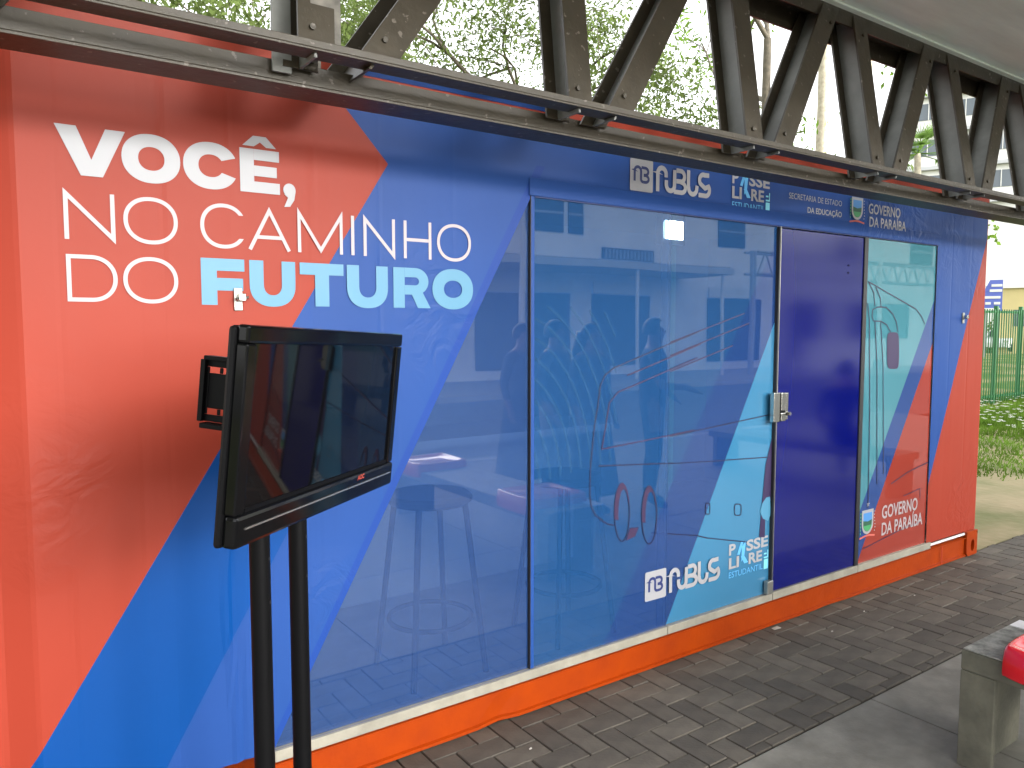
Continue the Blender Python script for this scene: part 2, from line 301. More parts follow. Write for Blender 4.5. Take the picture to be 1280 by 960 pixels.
# platform: cast slabs with open joints
pf = structure(MB().box(-6, 14, -2.6, 1.70, -.16, -.022).build('platform', 'slab'))
xs = [-4.5, -2.95, -1.45, .05, 1.55, 3.05, 4.55, 6.05, 7.55, 9.05]
for i in range(len(xs) - 1):
    for y0, y1 in ((-2.59, -.80), (-.795, .52), (.525, 1.70)):
        box('concrete_slab', 'slab', pf, xs[i] + .003, xs[i + 1] - .003, y0 + .002, y1 - .002, -.019, 0, .003)
box('kerb', 'pavement', pf, -6, 14, -2.75, -2.603, -.16, .004)
# herringbone strip between platform and container
bed = structure(MB().box(-1.5, 16, 1.705, 2.475, -.10, -.012).build('paved_strip', 'joint'))
BW = .1; gap = .0024; far = MB(); cache = {}; cnt = 0
for k in range(-2, 9):
    for mI in range(-8, 50):
        for (cx, cy, wx, wy) in ((-k + 4 * mI, k, 2, 1), (-k + 2 + 4 * mI, k - 0, 1, 2)):
            x0 = cx * BW; x1 = x0 + wx * BW; y0 = 1.655 + cy * BW; y1 = y0 + wy * BW
            y0 = max(y0, 1.709); y1 = min(y1, 2.47)
            if x1 < -.2 or x0 > 15.5 or y1 - y0 < .02: continue
            x0 += gap; x1 -= gap; y0 += gap; y1 -= gap
            dz = random.uniform(-.002, .001)
            if x0 > 7.0 or x0 < .2: far.box(x0, x1, y0, y1, -.03, dz); continue
            key = (wx, round(y1 - y0, 3))
            if key not in cache:
                b = MB(); lx, ly = x1 - x0, y1 - y0; c = .0025
                A = [(-lx / 2, -ly / 2, -.03), (lx / 2, -ly / 2, -.03), (lx / 2, ly / 2, -.03), (-lx / 2, ly / 2, -.03)]
                B = [(x, y, -.005) for x, y, z in A]; Cc = [(x - math.copysign(c, x), y - math.copysign(c, y), 0) for x, y, z in A]
                b.add(A + B + Cc, [(i, (i + 1) % 4, 4 + (i + 1) % 4, 4 + i) for i in range(4)] + [(4 + i, 4 + (i + 1) % 4, 8 + (i + 1) % 4, 8 + i) for i in range(4)] + [(8, 9, 10, 11)])
                cache[key] = b.mesh('paver', 'paver')
            o = bpy.data.objects.new('paver', cache[key]); col.objects.link(o); o.parent = bed; cnt += 1
            o.location = ((x0 + x1) / 2, (y0 + y1) / 2, dz); o.rotation_euler = (random.uniform(-.008, .008), random.uniform(-.008, .008), random.uniform(-.008, .008))
fo = far.build('far_pavers', 'paver', bed); fo['kind'] = 'stuff'
# road and far pavement (seen mirrored in the glass)
sheet_xy('road', 'asphalt', -90, 140, -9.9, -2.75, -.14)
structure(MB().box(-90, 140, -24, -9.9, -.2, .0).build('far_pavement', 'pavement'))

# ================================================================== CONTAINER
WY = 2.45
C = thing('shipping_container', 'long container wrapped in red and blue vinyl with glass front and orange base rail', 'container')
def dz_line(z): return .905 + (z - .437) / 1.808        # slanted edge of the glazing
HOLE = [(dz_line(.175), .175), (4.99, .175), (4.99, 2.08), (dz_line(2.08), 2.08)]
RED = [(-.5, 2.7), (.672, 2.7), (1.199, 2.129), (-.15, -.037), (-.5, -.037)]
AZ = [(-.15, -.037), (.28, -.037), (1.17, 1.50), (.81, 1.50)]
RED2 = [(5.80, 2.53), (4.987, .553), (4.75, -.02), (5.9, -.02), (5.9, 2.53)]
EDGE_SHADE = [(dz_line(.1), .1), (dz_line(2.2), 2.2), (dz_line(2.2) - .042, 2.2), (dz_line(.1) - .024, .1)]  # darker blue stripe painted in for the shadowed lip along the glazing
def yf(x, z):
    if x < .035: return .034
    if x < .112: return .034 * (1 - (x - .035) / .077)
    c = 0
    for e0, am in ((.205, .9), (.405, .7), (.472, 1.2), (.662, .8), (.93, .6), (1.165, .9), (1.225, .6), (1.46, .7), (5.18, .8), (5.44, 1)): c += am * math.exp(-((x - e0 - .004 * math.sin(z * 3 + e0 * 20)) / .0075) ** 2) * (.6 + .4 * math.sin(z * 2.3 + e0 * 31))
    fold = -.0055 * math.exp(-((x - .632 - .012 * math.sin(z * 7)) / .010) ** 2) * max(0, min(1, (1.0 - z) / .25)) + .004 * math.exp(-((x - .655 - .012 * math.sin(z * 7)) / .014) ** 2) * max(0, min(1, (1.0 - z) / .25))
    return fold + .0016 * c + .0012 * math.sin(x * 9.1 + z * 1.3) * math.sin(z * 2.1 + x)
sheet('wrapped_wall', -.41, 5.65, .172, 2.40, WY, [(AZ, 2), (RED, 0), (RED2, 0), (EDGE_SHADE, 3)], ['red', 'blue', 'azure', 'edgeshade'], 1, C, .0128, HOLE, yf)
# header ledge over the glass: a proud strip of the same vinyl
MB().box(1.80, 5.0, WY - .008, WY - .004, 2.081, 2.150).build('window_header', 'blue', C, False, .003)
# rails, posts, corner castings
b = MB(); N = 60; prof = [(.000, .004), (.0, .016), (.012, .020), (.012, .122), (.0, .130), (.0, .1345)]
vs = []
for i in range(N + 1):
    x = -.28 + (5.50 + .28) * i / N
    dent = .010 * math.exp(-((x - 1.62) / .045) ** 2) + .004 * math.exp(-((x - 3.9) / .08) ** 2)
    for (dy, z) in prof: vs.append((x, WY - .018 + dy + (dent if z < .03 else 0), z + (dent * .9 if z < .03 else 0)))
n_ = len(prof)
b.add(vs, [(i * n_ + k, (i + 1) * n_ + k, (i + 1) * n_ + k + 1, i * n_ + k + 1) for i in range(N) for k in range(n_ - 1)])
b.box(-.28, 5.50, WY + .002, WY + .10, .003, .134)
b.build('bottom_rail', 'orange', C)
for x0, x1 in ((-.41, -.28), (5.50, 5.652)):
    b = MB(); yy = WY - .022
    hx, hz = (x0 + x1) / 2 + .01, .07; o8 = [(x0, .002), (x1, .002), (x1, .178), (x0, .178)]
    oval = ell(hx, hz, .024, .042, n=24); outer = []
    for (px, pz) in oval:
        dx, dzz = px - hx, pz - hz; t = min((x1 - hx) / dx if dx > 1e-6 else 9, (x0 - hx) / dx if dx < -1e-6 else 9, (.160 - hz) / dzz if dzz > 1e-6 else 9, (.002 - hz) / dzz if dzz < -1e-6 else 9)
        outer.append((hx + dx * t, hz + dzz * t))
    b.add([(a_, yy, c_) for a_, c_ in outer + oval] + [(a_, yy + .03, c_) for a_, c_ in oval], [(i, (i + 1) % 24, 24 + (i + 1) % 24, 24 + i) for i in range(24)] + [(24 + i, 24 + (i + 1) % 24, 48 + (i + 1) % 24, 48 + i) for i in range(24)])
    b.box(x0, x1, yy + .03, WY + .16, .002, .160); b.box(x0, x1, yy, WY + .16, .1605, .171)
    b.add([(x1, yy, .002), (x1, yy + .03, .002), (x1, yy + .03, .16), (x1, yy, .16), (x0, yy, .002), (x0, yy + .03, .002), (x0, yy + .03, .16), (x0, yy, .16)], [(0, 1, 2, 3), (7, 6, 5, 4)])
    b.build('corner_casting', 'orange', C)
box('rail_joint', 'toprail', C, 5.16, 5.168, WY - .021, WY - .0185, .01, .132)
b = MB().box(-.41, 5.65, WY - .004, WY + .08, 2.402, 2.468); b.build('top_rail', 'toprail', C)
box('top_rail_wrap', 'blue', C, 1.09, 1.96, WY - .0075, WY - .0045, 2.41, 2.464)
box('corner_post', 'toprail', C, 5.652, 5.66, WY + .003, WY + .14, .18, 2.4)
# shell: roof, back and end walls with trapezoid corrugation, floor
def corr(name, p0, p1, z0, z1, m, depth=.034, outx=0, outy=0):
    Ld = (Vector(p1) - Vector(p0)).length; n = int(Ld / .278); b = MB(); pts = []
    for i in range(n):
        for t, d in ((0, 0), (.30, 0), (.42, 1), (.72, 1), (.88, 0)): pts.append(((i + t) / n, d * depth))
    pts.append((1, 0)); vs = []
    for t, d in pts:
        x = p0[0] + (p1[0] - p0[0]) * t + outx * d; y = p0[1] + (p1[1] - p0[1]) * t + outy * d
        vs += [(x, y, z0), (x, y, z1)]
    b.add(vs, [(2 * i, 2 * i + 2, 2 * i + 3, 2 * i + 1) for i in range(len(pts) - 1)]); return b.build(name, m, C)
corr('end_wall', (5.61, WY + .14), (5.61, 4.85), .1, 2.41, 'red', outx=-1); corr('end_wall', (-.37, WY + .1), (-.37, 4.85), .1, 2.41, 'red', outx=1); corr('back_wall', (-.4, 4.86), (5.6, 4.86), .1, 2.41, 'toprail', outy=-1)
box('roof_sheet', 'toprail', C, -.405, 5.645, WY + .085, 4.89, 2.425, 2.464)
box('floor_deck', 'innerfloor', C, -.36, 5.56, WY + .11, 4.80, .06, .168)
box('inner_lining', 'inner', C, -.36, 5.56, 4.76, 4.80, .169, 2.40); box('inner_ceiling', 'inner', C, -.36, 5.56, WY + .10, 4.755, 2.36, 2.40)
box('inner_lining', 'inner', C, -.36, -.33, WY + .11, 4.755, .169, 2.355); box('inner_lining', 'inner', C, 5.53, 5.56, WY + .11, 4.755, .169, 2.355)
# cream sills under the glazing
for x0, x1 in ((.76, 2.60), (2.604, 3.385), (3.389, 4.185), (4.189, 5.03)): box('sill', 'sill', C, x0, x1, WY - .012, WY + .05, .136, .174 + (.004 if x0 > 3 else 0), .002)
box('sill', 'whitepaint', C, 5.034, 5.50, WY - .008, WY - .001, .152, .166)
# ---------------------------------------------------------------- glazing
GY = WY + .010
def pane(name, x0, x1, z0, z1, Y, polys, mats, default, slant=False):
    hole = None
    if slant: hole = [(x0 - 1, z0 - 1), (dz_line(z0 - 1), z0 - 1), (dz_line(z1 + 1), z1 + 1), (x0 - 1, z1 + 1)]
    o = sheet(name, x0, x1, z0, z1, Y, polys, mats, default, C, None, hole)
    b = MB(); q = dz_line
    if slant: a_, c_ = [(q(z0), Y + .008, z0), (x1, Y + .008, z0), (x1, Y + .008, z1), (q(z1), Y + .008, z1)], None
    else: a_ = [(x0, Y + .008, z0), (x1, Y + .008, z0), (x1, Y + .008, z1), (x0, Y + .008, z1)]
    b.add(a_, [(3, 2, 1, 0)]); b.build('pane_back', 'pane_back', o)
    f = MB(); fr = [(v[0], Y + .0004, v[2]) for v in a_]
    f.add(fr + [(v[0], Y + .0076, v[2]) for v in a_], [(1, 2, 6, 5), (3, 0, 4, 7)]); f.build('pane_edge', 'edgeglass', o)
    return o
pl = pane('window_pane', .70, 1.806, .176, 2.079, GY, [], ['f_left'], 0, True)
LB = [(2.595, .15), (3.36, 1.572), (3.60, 2.0), (3.6, .15)]; DB = [(2.20, .15), (2.507, .640), (2.75, 1.05), (2.87, .66), (2.595, .15)]
pane('window_pane', 1.829, 2.604, .176, 2.079, GY - .006, [([(2.199, .15), (2.70, .947), (2.70, .15)], 1)], ['f_mid', 'f_dark', 'f_light'], 0)
pane('window_pane', 2.566, 2.606, .176, 2.079, GY + .012, [], ['f_clear'], 0)
DK = [(2.606, .15), (2.606, 1.02), (2.86, .66), (2.59, .15)]
pane('window_pane', 2.609, 3.372, .176, 2.079, GY - .002, [([(2.605, 2.1), (2.640, 2.1), (2.640, .15), (2.605, .15)], 2), ([(2.199, .15), (3.45, 2.14), (3.5, 1.8), (2.595, .15)], 3), (LB, 1)], ['f_mid', 'f_light', 'f_clear', 'f_dark'], 0)
TB = [(4.0, .134), (4.970, 1.711), (5.05, 1.84), (5.05, .1)]; TR = [(4.10, .002), (4.963, 1.427), (5.05, 1.57), (5.05, .0)]
pane('window_pane', 4.192, 4.988, .178, 2.074, GY - .002, [(TB, 1), (TR, 2)], ['f_turq', 'f_rblue', 'f_red'], 0)
MB().box(1.8078, 1.8108, WY - .004, WY + .02, .176, 2.080).build('pane_joint', 'black', C)
MB().box(1.8112, 1.8285, WY - .003, WY + .02, .176, 2.080).build('pane_trim', 'blue', C, False, .002)
box('top_track', 'navy_ink', C, 1.83, 4.99, WY - .003, WY + .002, 2.0765, 2.0805)
# navy door with dark stiles and a lock case
dr = MB().box(3.392, 4.150, WY - .004, WY + .03, .182, 2.070).build('door', 'door', C, False, .002)
box('door_stile', 'black', dr, 4.152, 4.188, WY - .010, WY + .03, .180, 2.074); box('door_stile', 'black', dr, 3.3735, 3.3835, WY - .010, WY + .02, .180, 2.076); box('door_stile', 'alu', dr, 3.3838, 3.3905, WY - .008, WY + .02, .180, 2.076)
lx, lz = 3.375, 1.16
box('lock_case', 'chrome', dr, lx - .055, lx - .006, WY - .040, WY - .014, lz - .075, lz + .075, .003)
box('lock_case', 'chrome', dr, lx + .012, lx + .050, WY - .036, WY - .0045, lz - .02, lz + .072, .003); box('lock_case', 'chrome', dr, lx + .012, lx + .050, WY - .036, WY - .0045, lz - .075, lz - .032, .003)
box('lock_strike', 'matblack', dr, lx - .004, lx + .054, WY - .032, WY - .0046, lz - .074, lz + .070)
box('lock_strike', 'chrome', dr, lx + .056, lx + .078, WY - .030, WY - .0045, lz - .070, lz + .070, .003)
MB().tube([(lx + .066, WY - .03, lz - .038), (lx + .066, WY - .052, lz - .038)], .010, 12).build('lock_knob', 'chrome', dr)
box('patch_fitting', 'alu', C, 3.325, 3.372, WY - .026, WY - .0, .182, .25, .003)
for z in (.62, .66): MB().tube([(4.0, WY - .004, z + 1.25), (4.0, WY - .007, z + 1.25)], .005, 10).build('screw_head', 'matblack', dr)
# hasps on the wrap
for hx, hz in ((.681, 1.655), (5.352, 1.628)):
    h = MB().box(hx - .013, hx + .013, WY - .008, WY - .004, hz - .035, hz + .035).build('hasp_plate', 'alu', C, False, .003)
    MB().box(hx - .004, hx + .018, WY - .032, WY - .0081, hz - .006, hz + .018).build('hasp_eye', 'chrome', h, False, .003)
    MB().tube([(hx - .012, WY - .022, hz), (hx + .026, WY - .026, hz + .006)], .005, 8).build('hasp_pin', 'chrome', h)

# ---------------------------------------------------------------- big slogan
TY = WY - .0026
def ring_o(k, x0, x1, z0, z1, t, tx=None, e=2.15):
    cx, cz = (x0 + x1) / 2, (z0 + z1) / 2; tx = tx or t
    k.band(ell(cx, cz, (x1 - x0) / 2, (z1 - z0) / 2, n=56, e=e), ell(cx, cz, (x1 - x0) / 2 - tx, (z1 - z0) / 2 - t, n=56, e=e))
def arc_c(k, x0, x1, z0, z1, t, tx, open_, e=2.15):
    cx, cz = (x0 + x1) / 2, (z0 + z1) / 2; A = ell(cx, cz, (x1 - x0) / 2, (z1 - z0) / 2, open_, 360 - open_, 50, e); B = ell(cx, cz, (x1 - x0) / 2 - tx, (z1 - z0) / 2 - t, open_ * 1.25, 360 - open_ * 1.25, 50, e)
    y = k.y(); n = len(A); k.b.add([(p[0], y, p[1]) for p in A + B], [(i, i + 1, n + i + 1, n + i) for i in range(n - 1)])
def shape_U(k, x0, x1, z0, z1, t):
    cx = (x0 + x1) / 2; r = (x1 - x0) / 2; zc = z0 + r * .95
    A = [(x0, z1)] + ell(cx, zc, r, zc - z0, 180, 360, 20, 2.3) + [(x1, z1)]; B = [(x0 + t, z1)] + ell(cx, zc, r - t, zc - z0 - t * .82, 180, 360, 20, 2.2) + [(x1 - t, z1)]
    y = k.y(); n = len(A); k.b.add([(p[0], y, p[1]) for p in A + B], [(i, i + 1, n + i + 1, n + i) for i in range(n - 1)])
k = Ink(TY); z0, z1 = 1.987, 2.120
k.poly([(.206, z1), (.258, z1), (.293, z0 + .045), (.330, z1), (.380, z1), (.320, z0), (.266, z0)])
ring_o(k, .369, .525, z0 - .003, z1 + .003, .036, .043); arc_c(k, .533, .690, z0 - .003, z1 + .003, .036, .043, 24)
k.poly([(.697, z0), (.820, z0), (.820, z0 + .034), (.740, z0 + .034), (.740, z1), (.697, z1)]); k.poly([(.7402, z0 + .051), (.811, z0 + .051), (.811, z0 + .083), (.7402, z0 + .083)]); k.poly([(.7402, z1 - .033), (.819, z1 - .033), (.819, z1), (.7402, z1)])
k.poly([(.706, z1 + .008), (.741, z1 + .008), (.760, z1 + .022), (.779, z1 + .008), (.810, z1 + .008), (.779, z1 + .040), (.739, z1 + .040)])
k.poly(ell(.851, z0 + .018, .020, .021, 0, 360, 20)); k.poly([(.834, z0 + .004), (.871, z0 + .016), (.866, z0 - .012), (.852, z0 - .034), (.833, z0 - .036), (.846, z0 - .006)])
k.build('lettering', 'white', C)
k = Ink(TY); z0, z1 = 1.811, 1.942; t = .0112; h = t / 2
k.stroke([(.226, z0), (.226, z1 - .006), (.341, z0 + .006), (.341, z1)], t); ring_o(k, .368, .513, z0 - .002, z1 + .002, t); arc_c(k, .576, .712, z0 - .002, z1 + .002, t, t, 30)
k.stroke([(.722, z0), (.784, z1 - .008), (.846, z0)], t); k.stroke([(.746, z0 + .040), (.822, z0 + .040)], t)
k.stroke([(.880, z0), (.880, z1 - .006), (.952, z0 + .010), (1.023, z1 - .006), (1.023, z0)], t); k.stroke([(1.064, z0), (1.064, z1)], t)
k.stroke([(1.109, z0), (1.109, z1 - .006), (1.216, z0 + .006), (1.216, z1)], t); k.stroke([(1.261, z0), (1.261, z1)], t); k.stroke([(1.360, z0), (1.360, z1)], t); k.stroke([(1.266, (z0 + z1) / 2), (1.355, (z0 + z1) / 2)], t)
ring_o(k, 1.389, 1.533, z0 - .002, z1 + .002, t)
z0, z1 = 1.640, 1.770
k.stroke([(.227, z0 + h), (.282, z0 + h)] + ell(.282, (z0 + z1) / 2, .060, (z1 - z0) / 2 - h, -86, 86, 24, 2.1) + [(.282, z1 - h), (.227, z1 - h)], t, True); ring_o(k, .362, .509, z0 - .002, z1 + .002, t)
k.build('lettering', 'pinkwhite', C)
k = Ink(TY); z0, z1 = 1.637, 1.778; t = .044
k.poly([(.574, z0), (.620, z0), (.620, z0 + .044), (.698, z0 + .044), (.698, z0 + .082), (.620, z0 + .082), (.620, z1 - .037), (.703, z1 - .037), (.703, z1), (.574, z1)])
shape_U(k, .718, .864, z0 - .003, z1, t); k.poly([(.930, z0), (.978, z0), (.978, z1 - .038), (1.029, z1 - .038), (1.029, z1), (.879, z1), (.879, z1 - .038), (.930, z1 - .038)])
shape_U(k, 1.041, 1.192, z0 - .003, z1, t)
k.poly([(1.213, z0), (1.257, z0), (1.257, z1), (1.213, z1)])
zc = z1 - .047; k.b.add([(p[0], k.Y - .0009, p[1]) for p in [(1.2572, z1)] + ell(1.300, zc, .052, .047, 90, -90, 16) + [(1.2572, zc - .047)] + [(1.2572, z1 - .033)] + ell(1.298, zc, .016, .014, 90, -90, 16) + [(1.2572, zc - .014)]], [(i, i + 1, 19 + i + 1, 19 + i) for i in range(18)])
k.poly([(1.282, z0 + .052), (1.328, z0 + .056), (1.360, z0), (1.309, z0)])
ring_o(k, 1.368, 1.541, z0 - .003, z1 + .003, .042, .048)
k.build('lettering', 'sky_ink', C)

# ---------------------------------------------------------------- small marks
def rrect(x0, x1, z0, z1, r): return ell(x1 - r, z1 - r, r, r, 0, 90, 6) + ell(x0 + r, z1 - r, r, r, 90, 180, 6) + ell(x0 + r, z0 + r, r, r, 180, 270, 6) + ell(x1 - r, z0 + r, r, r, 270, 360, 6)
def bus_mark(x, z, Y):
    k = Ink(Y); k.poly(rrect(x, x + .137, z, z + .137, .008)); sq = k.build('emblem_plate', 'white', C)
    k = Ink(Y - .0012); t = .0125
    k.stroke([(x + .026, z + .042), (x + .026, z + .085)] + ell(x + .045, z + .085, .019, .018, 180, 0, 10) + [(x + .064, z + .060)] + ell(x + .078, z + .053, .014, .012, 180, 270, 6) , t)
    k.stroke([(x + .078, z + .041)] + ell(x + .090, z + .0555, .020, .0145, -80, 80, 10) + [(x + .080, z + .070)], t); k.stroke([(x + .080, z + .071)] + ell(x + .088, z + .0865, .019, .0155, -80, 80, 10) + [(x + .066, z + .102)], t)
    k.build('emblem_letters', 'navy_ink', sq)
    k = Ink(Y); t = .021; bz, tz = z + .011, z + .125; X = x + .157
    k.stroke([(X + .010, bz), (X + .010, tz - .036)] + ell(X + .036, tz - .036, .026, .026, 180, 0, 14) + [(X + .062, tz - .048)], t)
    k.stroke([(X + .064, tz - .060), (X + .064, bz + .038)] + ell(X + .090, bz + .036, .026, .026, 180, 360, 14) + [(X + .116, tz - .010)], t)
    k.stroke([(X + .1275, tz - .0105), (X + .155, tz - .0105)] + ell(X + .158, tz - .034, .022, .0235, 85, -80, 12) + [(X + .1275, tz - .0575)], t * .95)
    k.stroke([(X + .150, tz - .0575)] + ell(X + .160, bz + .031, .027, .0225, 70, -85, 12) + [(X + .112, bz + .0085)], t * .95)
    k.stroke([(X + .206, tz), (X + .206, bz + .038)] + ell(X + .235, bz + .036, .027, .027, 180, 360, 14) + [(X + .264, bz + .050)], t)
    k.stroke([(X + .345, tz - .010)] + ell(X + .306, tz - .036, .026, .026, 75, 215, 12) + [(X + .318, tz - .070)] + ell(X + .322, bz + .036, .027, .0265, 40, -95, 14) + [(X + .275, bz + .010)], t)
    k.build('emblem_word', 'white', C)
bus_mark(2.335, 2.155, WY - .0095 + .0045); bus_mark(2.463, .316, GY - .0085)
def pass_mark(x, z, Y, wd, hh):
    s = wd / .315; v = hh / .178
    typeset('P', x, z + .122 * v, .050 * s, .056 * v, Y, 'white', C, bold=.03); typeset('SSE', x + .135 * s, z + .122 * v, .175 * s, .056 * v, Y, 'white', C, bold=.03)
    typeset('LI', x, z + .052 * v, .078 * s, .056 * v, Y, 'white', C, bold=.03); typeset('RE', x + .155 * s, z + .052 * v, .108 * s, .056 * v, Y, 'white', C, bold=.03)
    typeset('ESTUDANTIL', x + .002, z + .004 * v, .268 * s, .032 * v, Y, 'brush_ink', C)
    k = Ink(Y); k.poly([(x + .062 * s, z + .115 * v), (x + .092 * s, z + .178 * v), (x + .112 * s, z + .178 * v), (x + .082 * s, z + .112 * v)], 0); k.poly([(x + .098 * s, z + .150 * v), (x + .130 * s, z + .178 * v), (x + .118 * s, z + .095 * v), (x + .096 * s, z + .072 * v)], 0); k.poly([(x + .092 * s, z + .10 * v), (x + .120 * s, z + .060 * v), (x + .150 * s, z + .062 * v), (x + .112 * s, z + .108 * v)], 0)
    k.build('brush_mark', 'brush_ink', C)
    k = Ink(Y); k.poly([(x + .278 * s, z), (x + .313 * s, z), (x + .313 * s, z + .052 * v), (x + .278 * s, z + .052 * v)]); k.poly([(x + .278 * s, z + .058 * v), (x + .313 * s, z + .058 * v), (x + .313 * s, z + .10 * v), (x + .306 * s, z + .10 * v), (x + .306 * s, z + .066 * v), (x + .278 * s, z + .066 * v)]); k.poly([(x + .278 * s, z + .078 * v), (x + .300 * s, z + .078 * v), (x + .300 * s, z + .086 * v), (x + .278 * s, z + .086 * v)])
    k.build('tag_mark', 'cyan_ink', C)
pass_mark(3.003, 2.135, WY - .0095 + .0045, .290, .178); pass_mark(3.050, .309, GY - .0045, .315, .178)
typeset('SECRETARIA DE ESTADO', 3.449, 2.226, .472, .031, TY - .001, 'white', C); typeset('DA EDUCA\u00c7\u00c3O', 3.610, 2.167, .313, .030, TY - .001, 'white', C, bold=.022)
typeset('GOVERNO', 4.186, 2.212, .340, .058, TY - .001, 'white', C, bold=.018); typeset('DA PARA\u00cdBA', 4.188, 2.138, .396, .057, WY - .0095, 'white', C, bold=.018)
typeset('GOVERNO', 4.459, .412, .416, .082, GY - .0045, 'pinkwhite', C, bold=.016); typeset('DA PARA\u00cdBA', 4.462, .309, .482, .080, GY - .0045, 'pinkwhite', C, bold=.016)
def crest(cx, zb, wd, hh, Y):
    sh = lambda s: [(cx - wd / 2 * s, zb + hh * .5 + hh * .5 * s), (cx - wd / 2 * s, zb + hh * .45)] + [(cx - wd / 2 * s * math.cos(a), zb + hh * .45 - hh * .43 * s * math.sin(a)) for a in [i * math.pi / 2 / 6 for i in range(1, 7)]] + [(cx + wd / 2 * s * math.cos(a), zb + hh * .45 - hh * .43 * s * math.sin(a)) for a in [i * math.pi / 2 / 6 for i in range(5, -1, -1)]] + [(cx + wd / 2 * s, zb + hh * .5 + hh * .5 * s)]
    k = Ink(Y); k.poly([(a, b_) for a, b_ in sh(1)], 0)
    k.poly(sh(.76), 1); lo = [p for p in sh(.76) if p[1] < zb + hh * .62]; k.poly([(cx - wd * .38, zb + hh * .58)] + lo[:] + [(cx + wd * .38, zb + hh * .58), (cx, zb + hh * .52)], 3)
    k.poly([p for p in sh(.72) if p[1] < zb + hh * .44], 2)
    for i in range(7): q = (cx + wd * (.62 + .04 * math.sin(i)), zb + hh * (.1 + .13 * i)); k.poly(ell(q[0], q[1], wd * .035, hh * .028, n=8), 0); q = (cx - wd * (.60), zb + hh * (.1 + .13 * i)); k.poly(ell(q[0], q[1], wd * .04, hh * .05, n=8), 2)
    k.poly([(cx + wd * .14 * (1 if i % 2 == 0 else .42) * math.sin(i * math.pi / 5), zb + hh * 1.22 + wd * .14 * (1 if i % 2 == 0 else .42) * math.cos(i * math.pi / 5)) for i in range(10)], 0)
    k.stroke([(cx - wd * .66, zb - hh * .10), (cx - wd * .2, zb - hh * .04), (cx + wd * .2, zb - hh * .04), (cx + wd * .66, zb - hh * .10)], hh * .07, False, 4)
    k.build('crest', ['white', 'crest_blue', 'crest_green', 'crest_dark', 'crest_red'], C)
crest(4.062, 2.162, .110, .125, WY - .0095); crest(4.303, .340, .123, .150, GY - .0045)
# bus line drawing printed on the panes
def px(l, x0=0, y0=0, s=1, Y=None): return [onY(x0 + a / s, y0 + b / s, Y or GY - .009) for a, b in l]
Lk = Ink(GY - .0082); A = dict(x0=600, y0=380, s=3.693); B = dict(x0=640, y0=420, s=3.0); D_ = dict(x0=820, y0=380, s=3.43)
lw = .0052
Lk.stroke(px([(1010, 128), (820, 208), (620, 295), (578, 328), (556, 380), (545, 470), (530, 560), (518, 680), (510, 760), (508, 880)], **A) + px([(298, 640), (312, 670), (335, 690), (360, 706), (383, 709)], **B), lw, mi=0)
Lk.stroke(px([(680, 330), (850, 258), (1020, 184)], **A), lw, mi=1); Lk.stroke(px([(1005, 248), (690, 385), (640, 405), (598, 455), (582, 560), (563, 670), (740, 635), (990, 582)], **A), lw, mi=1); Lk.stroke(px([(548, 748), (720, 741), (890, 735)], **A), lw, mi=0)
for cx, cy in ((413, 662), (515, 672)):
    Lk.stroke(px([(cx + 28 * math.cos(a), cy + 108 * math.sin(a)) for a in [i * math.pi / 15 for i in range(30)]], **B), lw, True)
    arc = [i * math.pi / 14 for i in range(13, 27)]
    Lk.poly(px([(cx + 29 * math.cos(a), cy + 112 * math.sin(a)) for a in arc] + [(cx + 6 + 20 * math.cos(a), cy + 8 + 96 * math.sin(a)) for a in arc[::-1]], **B), 1)
Lk.poly(px([(443, 720), (475, 718), (462, 752), (428, 768)], **B), 1)
Lk.build('bus_drawing', ['line', 'maroon'], C)
Lk = Ink(GY - .0042); g2 = GY - .0042
Lk.stroke(px([(60, 165), (380, 40)], Y=g2, **D_), lw * .9, mi=1); Lk.stroke(px([(60, 222), (400, 82)], Y=g2, **D_), lw * .9, mi=1); Lk.stroke(px([(60, 290), (330, 178)], Y=g2, **D_), lw * .9, mi=1)
Lk.build('bus_drawing', ['line', 'maroon'], C); Lk = Ink(GY - .0042)
Lk.stroke(px([(60, 567), (355, 503), (485, 475)], Y=g2, **D_), lw, mi=0); Lk.stroke(px([(290, 670), (475, 657)], Y=g2, **D_), lw, mi=0); Lk.stroke(px([(60, 684), (290, 671)], Y=g2, **D_), lw * .8, mi=0)
for q in ((222, 877, 9), (351, 882, 14)): Lk.stroke([(x, z) for x, z in px([(q[0] + (q[2]) * math.copysign(abs(math.cos(a)) ** .45, math.cos(a)), q[1] + 24 * math.copysign(abs(math.sin(a)) ** .45, math.sin(a))) for a in [i * math.pi / 12 for i in range(24)]], Y=g2, **D_)], lw, True)
Lm = Ink(GY - .0046)
Lm.poly(px([(497, 575), (499, 830), (470, 880), (466, 1000), (442, 1000), (455, 850), (470, 690)], Y=g2, **D_), 0)
Lm.build('bus_band', 'purple', C); Lm = Ink(GY - .0050)  # dark purple band, part of the printed bus drawing
Lm.poly(px([(488, 825), (492, 900), (480, 930), (458, 920), (445, 890), (455, 855), (472, 830)], Y=g2, **D_), 0); Lm.build('bus_mirror', 'sky_ink', C)
Lk.stroke(px([(150, 165), (520, 188), (600, 208), (920, 240)], 790, 640, 6.4, Y=g2), lw * .9)
Lk.build('bus_drawing', ['line', 'maroon'], C); Lk = Ink(GY - .0042)
E_ = dict(x0=1060, y0=280, s=4.0)
